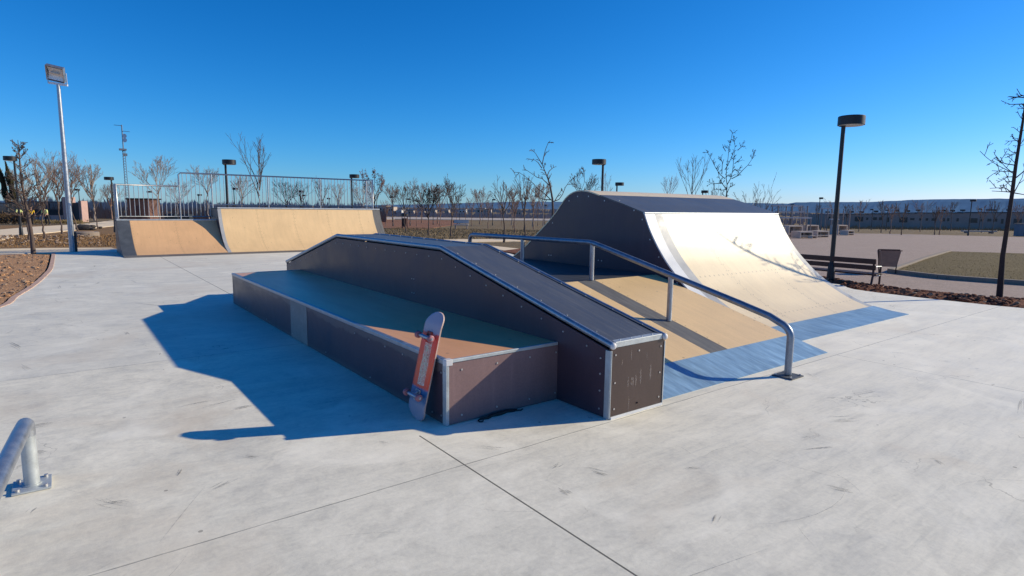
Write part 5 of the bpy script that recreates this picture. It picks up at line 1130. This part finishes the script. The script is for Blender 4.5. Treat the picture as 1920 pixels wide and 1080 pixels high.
# pink gateway and dark fence at the left
(gp0, gp1), (f0, f1), (l0, l1) = T['pavilion']['gate'], T['pavilion']['fence'], T['pavilion']['left']; z0 = gz(*gp0)
gw = thing('gateway', 'pale pink rendered gateway with a dark gate, right of the dark fence', 'gateway', (gp0[0], gp0[1], z0))
wall_box('pillar', gp0, lerp2(gp0, gp1, .36), 1.2, z0-.1, z0+3.25, M['pink'], gw); wall_box('pillar', lerp2(gp0, gp1, .86), gp1, 1.2, z0-.1, z0+2.75, M['pink'], gw)
wall_box('gate', off(lerp2(gp0, gp1, .365), -.4), off(lerp2(gp0, gp1, .855), -.4), .1, z0, z0+2.5, M['fence'], gw)
wall_box('reveal', off(lerp2(gp0, gp1, -.08), -.1), off(lerp2(gp0, gp1, -.005), -.1), .8, z0, z0+3.1, M['kiosk'], gw)
def barfence(label, p, q, h0, h1, n, wallh):
    z0 = gz(*mid(p, q)); fe = thing('bar_fence', label, 'fence', (*mid(p, q), z0))
    wall_box('plinth_wall', p, lerp2(p, q, .985), .3, z0-.1, z0+wallh, M['pink'], fe)
    mb = MB()
    for k in range(n):
        a = lerp2(p, q, k/(n-1)*.98); mb.tube([(a[0], a[1], z0+wallh), (a[0], a[1], z0+h1)], .035, 4)
    W(mb.build('bars', M['fence'], fe))
    wall_box('panel', off(p, -.3), off(lerp2(p, q, .98), -.3), .05, z0+wallh, z0+wallh+(h1-wallh)*.45, M['fence'], fe)
    for zz in (h1, wallh+.1): wall_box('rail', p, lerp2(p, q, .98), .06, z0+zz, z0+zz+.12, M['fence'], fe)
    for k in range(4):
        a = lerp2(p, q, .02+k*.31); wall_box('post', off(a, .03), off(lerp2(a, q, .04), .03), .14, z0, z0+h1+.15, M['fence'], fe)
barfence('dark barred fence on a pink plinth behind the workers', f0, f1, 0, 2.5, 40, .8)
barfence('dark barred fence running out at the left edge behind the cypresses', l0, l1, 0, 2.3, 40, .5)
p, q = T['kiosk']; z0 = gz(*p)
kk = thing('brick_kiosk', 'rusty brown flat kiosk seen through the low railing', 'kiosk', (*mid(p, q), z0))
wall_box('wall', p, q, 3, z0, z0+3.2, M['kiosk'], kk); wall_box('roof', off(lerp2(p, q, -.05), .2), off(lerp2(p, q, 1.05), .2), 3.4, z0+3.2, z0+3.4, M['bark_dark'], kk); wall_box('door', off(lerp2(p, q, .4), .04), off(lerp2(p, q, .65), .04), .1, z0, z0+2.3, M['benchleg'], kk)
for i, (x, y) in enumerate(T['containers']):
    z0 = gz(x, y); ct = thing('waste_container', 'black waste container behind the railing, %s from the left' % ORD[i], 'waste container', (x, y, z0), math.atan2(-FD[0], FD[1]), 'black waste containers')
    mb = MB(); mb.prism_x([(-.35, .12), (.35, .12), (.42, 1.0), (-.42, 1.0)], -.28, .28); mb.build('bin_body', M['container'], ct, .02)
    mb = MB(); mb.prism_x([(-.44, 1.0), (.44, 1.0), (.3, 1.16), (-.3, 1.16)], -.3, .3); mb.build('lid', M['container'], ct, .02)
    for a in (-.2, .2):
        mb = MB(); mb.tube([(a-.03, -.3, .08), (a+.03, -.3, .08)], .08, 10); mb.tube([(a-.03, .3, .08), (a+.03, .3, .08)], .08, 10); mb.build('wheel', M['black'], ct)
# telecom mast
x, y, h = T['mast']; ms = thing('telecom_mast', 'thin lattice telecom mast rising behind the low railing', 'mast', (x, y, gz(x, y)))
mb = MB(); mh = h*.74
for k in range(3):
    a = k*2.094; mb.tube([(.45*math.cos(a), .45*math.sin(a), 0), (.3*math.cos(a), .3*math.sin(a), mh)], .06, 4)
nz = 26
for k in range(nz):
    za, zb_ = mh*k/nz, mh*(k+1)/nz
    for j in range(3):
        a, b_ = j*2.094, (j+1)*2.094; mb.tube([(.45*math.cos(a), .45*math.sin(a), za), (.42*math.cos(b_), .42*math.sin(b_), zb_)], .04, 3, 0, False)
mb.build('lattice', M['mast'], ms)
mb = MB(); mb.tube([(0, 0, mh-.5), (0, 0, h)], .14, 6); mb.build('top_pole', M['mast'], ms)
mb = MB(); mb.box((-.9, -.9, mh-.3), (.6, .6, mh+.1)); mb.box((-.05, -.05, mh-1.6), (.75, .75, mh-1.0)); mb.build('platform', M['mast'], ms)
for a, z in ((-1.9, h-.2), (1.9, h-1.5)):
    mb = MB(); mb.tube([(0, 0, z), (a*PD[0], a*PD[1], z+.15*(1 if a < 0 else -1))], .06, 5); mb.build('antenna_arm', M['mast'], ms)
for z in (h-2.7, h-3.7):
    mb = MB(); mb.tube([(.7*PD[0], .7*PD[1], z), (.7*PD[0]-.3*FD[0], .7*PD[1]-.3*FD[1], z)], [.3, .55], 12); mb.tube([(0, 0, z), (.7*PD[0], .7*PD[1], z)], .05, 4); mb.build('dish', M['dish'], ms)
# stepped boards on posts and open cast blocks at the edge of the gravel
def frame(label, p, q, rows_):
    z0 = gz(*mid(p, q)); fr_ = thing('board_frame', label, 'exercise frame', (*mid(p, q), z0), 0, 'stepped board frames on the gravel')
    for t_ in (.06, .5, .97):
        for dd in (0, 1.2):
            a = off(lerp2(p, q, t_), -dd); mb = MB(); mb.tube([(a[0], a[1], z0), (a[0], a[1], z0+rows_[0][0]+.05)], .06, 6); W(mb.build('post', M['frame_wood'], fr_))
    for h, t0, t1, dd in rows_: wall_box('board', off(lerp2(p, q, t0), dd), off(lerp2(p, q, t1), dd), .32, z0+h, z0+h+.11, M['pale_wood'], fr_)
    for h, t0, t1, dd in rows_:
        for t_ in (t0+.02, t1-.04): 
            a = off(lerp2(p, q, t_), dd); mb = MB(); mb.tube([(a[0], a[1], z0), (a[0], a[1], z0+h)], .05, 6); W(mb.build('post', M['frame_wood'], fr_))
frame('pale stepped boards on posts beside the wave ramp right end', *T['frames'][0], [(2.55, 0, .95, -.9), (2.02, .05, .95, -.2), (1.5, .1, 1.05, .5)])
frame('smaller set of pale stepped boards just left of the big lamp pole', *T['frames'][1], [(2.5, 0, .45, -.9), (2.0, 0, .45, -.2), (1.45, .1, .45, .5)])
bl_lab = ['tall open cast block under the stepped boards', 'tall open cast block in the middle of the group', 'low open cast block in front of the group', 'low open cast block at the right of the group', 'tiny white cast block on the gravel before the group', 'tall open cast block right of the big lamp pole', 'low stepped cast block rightmost of all', 'open cast block half hidden by the wave ramp edge']
for i, (p, q, h) in enumerate(T['blocks']):
    z0 = gz(*mid(p, q)); b_ = thing('open_block', bl_lab[i], 'seat block', (*mid(p, q), z0), 0, 'open cast blocks on the gravel')
    dep = .9 if h > .3 else .4; th_ = .09 if h > .3 else .05
    wall_box('top_slab', p, q, dep, z0+h-th_, z0+h, M['concrete_block'], b_)
    for t0, t1 in ((0, .07), (.93, 1)): wall_box('side_slab', lerp2(p, q, t0), lerp2(p, q, t1), dep, z0, z0+h-th_, M['concrete_block'], b_)
    if h > .3:
        wall_box('shelf', lerp2(p, q, .07), lerp2(p, q, .93), dep*.5, z0+h*.25, z0+h*.25+.06, M['concrete_block'], b_)
        wall_box('back_slab', off(lerp2(p, q, .3), -dep*.8), off(lerp2(p, q, .6), -dep*.8), .08, z0, z0+h-th_, M['frame_wood'], b_)
# small things far out
x, y, z = T['cover']; t = thing('well_cover', 'round pale concrete well ring on the brown lawn by the mast', 'well cover', (x, y, gz(x, y)-.04), 0)
mb = MB(); mb.tube([(0, 0, 0), (0, 0, .24)], .62, 24); mb.tube([(0, 0, .24), (0, 0, .27)], [.62, .58], 24); mb.build('ring', M['kerb'], t)
mb = MB(); mb.tube([(0, 0, .27), (0, 0, .29)], .4, 20); mb.build('lid', M['stone'], t)
for i, (x, y, z) in enumerate(T['rocks'][:2]):
    x, y = x*.8, y*.8
    rng = random.Random(60+i); mb = MB(); mb.ball((x, y, gz(x, y)+.12), [.42, .22][i], 0, 12, 8, (1.25, 1, .6), .16, rng); mb.ball((x+.5, y-.3, gz(x, y)+.05), .14, 0, 8, 6, (1.3, 1, .6), .2, rng)
    tag(mb.build('rock_heap', M['rock']), ['dark heap of earth and rock right of the mast on the pale path', 'smaller dark rock right of the dark heap'][i], 'rock')
rng = random.Random(77)
x, y, z = T['bin2']; x, y = x*.7, y*.7; z = gz(x, y)
t = thing('litter_bin', 'small red brown litter bin far out in the dry field', 'litter bin', (x, y, z)); mb = MB(); mb.tube([(0, 0, .2), (0, 0, 1.05)], [.24, .32], 12); mb.build('bucket', M['benchleg'], t); mb = MB(); mb.tube([(.3, 0, 0), (.3, 0, 1.3)], .04, 6); mb.tube([(-.3, 0, 0), (-.3, 0, 1.3)], .04, 6); mb.build('post', M['benchleg'], t); mb = MB(); mb.tube([(0, 0, 1.28), (0, 0, 1.5)], .36, 12); mb.build('hood', M['black'], t)
x, y, z = T['benchfar']; x, y = x*.6, y*.6; z = gz(x, y); ang = math.atan2(-FD[0], FD[1])
t = thing('park_bench', 'pale bench far out in the dry field below a beige house', 'bench', (x, y, z), ang)
for a, b_ in (((-.75, -.2, .42), (.75, .2, .5)), ((-.75, .2, .6), (.75, .26, .95))): mb = MB(); mb.box(a, b_); mb.build('plank', M['pale_wood'], t)
for s in (-.6, .6): mb = MB(); mb.box((s-.05, -.2, 0), (s+.05, .25, .42)); mb.build('leg', M['frame_wood'], t)
x, y, z = T['lowbench_far']; z = gz(x, y)
t = thing('stone_bench', 'long low pale stone bench on the grass before the grey houses', 'bench', (x, y, z), ang)
mb = MB(); mb.box((-2.2, -.25, .2), (2.2, .25, .36)); mb.build('seat', M['concrete_block'], t, .02)
for s in (-1.6, 1.6): mb = MB(); mb.box((s-.2, -.2, 0), (s+.2, .2, .2)); mb.build('leg', M['frame_wood'], t)
x, y, z = T['bluebox']; z = gz(x, y)
t = thing('utility_cabinet', 'blue grey cabinet at the right edge of the far grass', 'cabinet', (x, y, z), ang)
mb = MB(); mb.box((-.6, -.3, 0), (.6, .3, 1.25)); mb.build('body', M['bluebox'], t, .02); mb = MB(); mb.box((-.66, -.36, 1.25), (.66, .36, 1.35)); mb.build('cap', M['kerb'], t, .01); mb = MB(); mb.box((-.02, -.315, .1), (.02, -.3, 1.15)); mb.box((.1, -.33, .6), (.14, -.3, .75)); mb.build('door_seam', M['black'], t)

# ------------------------------------------------------------------ people (small, far left): continuous skinned bodies with clothing
def skin_mesh(name, joints, edges, mat, parent, root=0, sub=2):
    me = bpy.data.meshes.new(name); me.from_pydata([j[0] for j in joints], edges, []); me.materials.append(mat)
    o = bpy.data.objects.new(name, me); C.objects.link(o); o.parent = parent
    sk_ = o.modifiers.new('skin', 'SKIN'); sk_.use_smooth_shade = True
    for i, j in enumerate(joints):
        v = me.skin_vertices[0].data[i]; v.radius = j[1] if isinstance(j[1], tuple) else (j[1], j[1]); v.use_root = (i == root)
    s_ = o.modifiers.new('sub', 'SUBSURF'); s_.levels = sub; s_.render_levels = sub
    return o
def person(label, x, y, rz, top_mat, bend, h=1.72):
    t = thing('person', label, 'person', (x, y, gz(x, y)), rz, 'workers on the far path')
    b_ = bend
    sh = .26*b_; hd_ = .36*b_
    J = [((0, 0, .93), (.15, .11)), ((0, -sh*.4, 1.12), (.14, .10)), ((0, -sh*.8, 1.32), (.17, .11)), ((0, -sh, 1.44), (.07, .07)), ((0, -hd_, 1.52), (.055, .055)), ((0, -hd_-.02, 1.60), (.088, .098)), ((0, -hd_-.01, 1.69), (.078, .088)),
         ((-.10, 0, .86), .09), ((-.11, -.03, .48), .062), ((-.11, .02, .10), .045), ((-.11, -.12, .04), .04), ((.10, 0, .86), .09), ((.12, .06, .48), .062), ((.12, .12, .10), .045), ((.12, -.02, .04), .04),
         ((-.20, -sh, 1.38), .06), ((-.26, -sh-.04, 1.12), .047), ((-.22, -sh-.22, .93), .037), ((.20, -sh, 1.38), .06), ((.26, -sh-.02, 1.12), .047), ((.24, -sh-.2, .95), .037)]
    E_ = [(0,1),(1,2),(2,3),(3,4),(4,5),(5,6),(0,7),(7,8),(8,9),(9,10),(0,11),(11,12),(12,13),(13,14),(2,15),(15,16),(16,17),(2,18),(18,19),(19,20)]
    body = skin_mesh('body', J, E_, M['skin'], t)
    g_ = .022
    def grow(idx, es, name, mat, extra=g_):
        mp = {k: i for i, k in enumerate(idx)}
        jj = [(J[k][0], tuple(a+extra for a in J[k][1]) if isinstance(J[k][1], tuple) else J[k][1]+extra) for k in idx]
        return skin_mesh(name, jj, [(mp[a], mp[c]) for a, c in es], mat, t)
    grow([0,1,2,15,16,18,19], [(0,1),(1,2),(2,15),(15,16),(2,18),(18,19)], 'jacket', top_mat)
    grow([0,7,8,9,11,12,13], [(0,7),(7,8),(8,9),(0,11),(11,12),(12,13)], 'trousers', M['navy'], .016)
    for k0_, k1 in ((9, 10), (13, 14)): grow([k0_, k1], [(k0_, k1)], 'shoe', M['black'], .02)
    c = J[6][0]; mb = MB(); mb.ball((c[0], c[1]+.015, c[2]+.015), .105, 0, 12, 8, (.95, 1.05, .9)); mb.build('hair', M['hair'], t)
    mb = MB(); f_ = J[5][0]
    mb.ball((f_[0], f_[1]-.105, f_[2]-.01), .02, 0, 8, 6, (.8, 1.1, 1.3)); mb.build('nose', M['skin'], t)
    mb = MB()
    for s in (-.035, .035): mb.ball((f_[0]+s, f_[1]-.088, f_[2]+.025), .014, 0, 8, 6)
    mb.build('eyes', M['hair'], t)
    # hands: palm with five separate fingers
    for k, s in ((17, -1), (20, 1)):
        c = Vector(J[k][0]); jj = [((c.x, c.y, c.z), .03), ((c.x, c.y-.05, c.z-.05), (.032, .02))]; ee = [(0, 1)]
        for f in range(4):
            a = (f-1.5)*.018; L = [.062, .075, .078, .068][f]; i = len(jj)
            jj += [((c.x+a, c.y-.075, c.z-.075), .009), ((c.x+a*1.1, c.y-.075-L*.4, c.z-.075-L*.6), .008), ((c.x+a*1.1, c.y-.075-L*.35, c.z-.075-L*1.05), .007)]; ee += [(1, i), (i, i+1), (i+1, i+2)]
        i = len(jj); jj += [((c.x-s*.04, c.y-.05, c.z-.04), .011), ((c.x-s*.055, c.y-.085, c.z-.065), .009)]; ee += [(1, i), (i, i+1)]
        skin_mesh('hand', jj, ee, M['skin'], t, 0, 1)
    return t
pp = T['people']
person('worker in a yellow jacket and dark trousers standing by the dark fence', pp[0][0], pp[0][1], .4, M['yellow'], .3)
person('worker in a pale lime vest and dark trousers beside the sapling', pp[1][0], pp[1][1], -.7, M['hivis'], .75)
person('worker in a pale vest half hidden behind the left lamp and hedge', pp[2][0], pp[2][1], .2, M['hivis'], .1)

# ------------------------------------------------------------------ camera, sky, sun
r_, u_, f_ = Vector((.79665, -.60431, .01271)), Vector((.07098, .11441, .99089)), Vector((.60026, .78849, -.13404))
cam = bpy.data.cameras.new('camera'); co = bpy.data.objects.new('camera', cam); C.objects.link(co)
mw = Matrix((r_, u_, -f_)).transposed().to_4x4(); mw.translation = (0, 0, 1.55); co.matrix_world = mw
cam.sensor_width = 36; cam.lens = 1111.92/1920*36; cam.clip_end = 20000; cam.clip_start = .05
bpy.context.scene.camera = co
SUN = Vector((2.05, -.84, 1.0)).normalized(); el = math.asin(SUN.z); az_s = math.atan2(SUN.x, SUN.y)
sl = bpy.data.lights.new('sun', 'SUN'); sl.energy = 5.0; sl.angle = R(.53); sl.color = (1, .89, .66)
so = bpy.data.objects.new('sun', sl); C.objects.link(so); so.rotation_euler = SUN.to_track_quat('Z', 'Y').to_euler()
sc = bpy.context.scene
w = bpy.data.worlds.new('World'); sc.world = w; w.use_nodes = True; nt = w.node_tree; bg = nt.nodes['Background']
sky = nt.nodes.new('ShaderNodeTexSky'); sky.sky_type = 'NISHITA'; sky.sun_disc = False; sky.sun_elevation = el; sky.sun_rotation = az_s
sky.altitude = 900; sky.air_density = 1.0; sky.dust_density = .3; sky.ozone_density = 2.0
# clear dry winter air: deepen the blue of the physical sky
sep = nt.nodes.new('ShaderNodeSeparateColor'); com = nt.nodes.new('ShaderNodeCombineColor'); nt.links.new(sky.outputs['Color'], sep.inputs[0])
for ch_, off_, pw, k_ in (('Red', .46, 1.95, 1.22), ('Green', 0, 1.2, .93), ('Blue', 0, 1.06, 1.0)):
    g0 = {'Red': .75, 'Green': .92, 'Blue': 1.36}[ch_]*.12
    v = mth(nt, 'MULTIPLY', mth(nt, 'MAXIMUM', mth(nt, 'SUBTRACT', sep.outputs[ch_], off_), .03), g0)
    nt.links.new(mth(nt, 'MULTIPLY', mth(nt, 'POWER', v, pw), k_/.12), com.inputs[ch_])
nt.links.new(com.outputs[0], bg.inputs['Color']); bg.inputs['Strength'].default_value = .108
sc.view_settings.view_transform = 'Standard'; sc.view_settings.look = 'None'; sc.view_settings.exposure = 0; sc.view_settings.gamma = 1
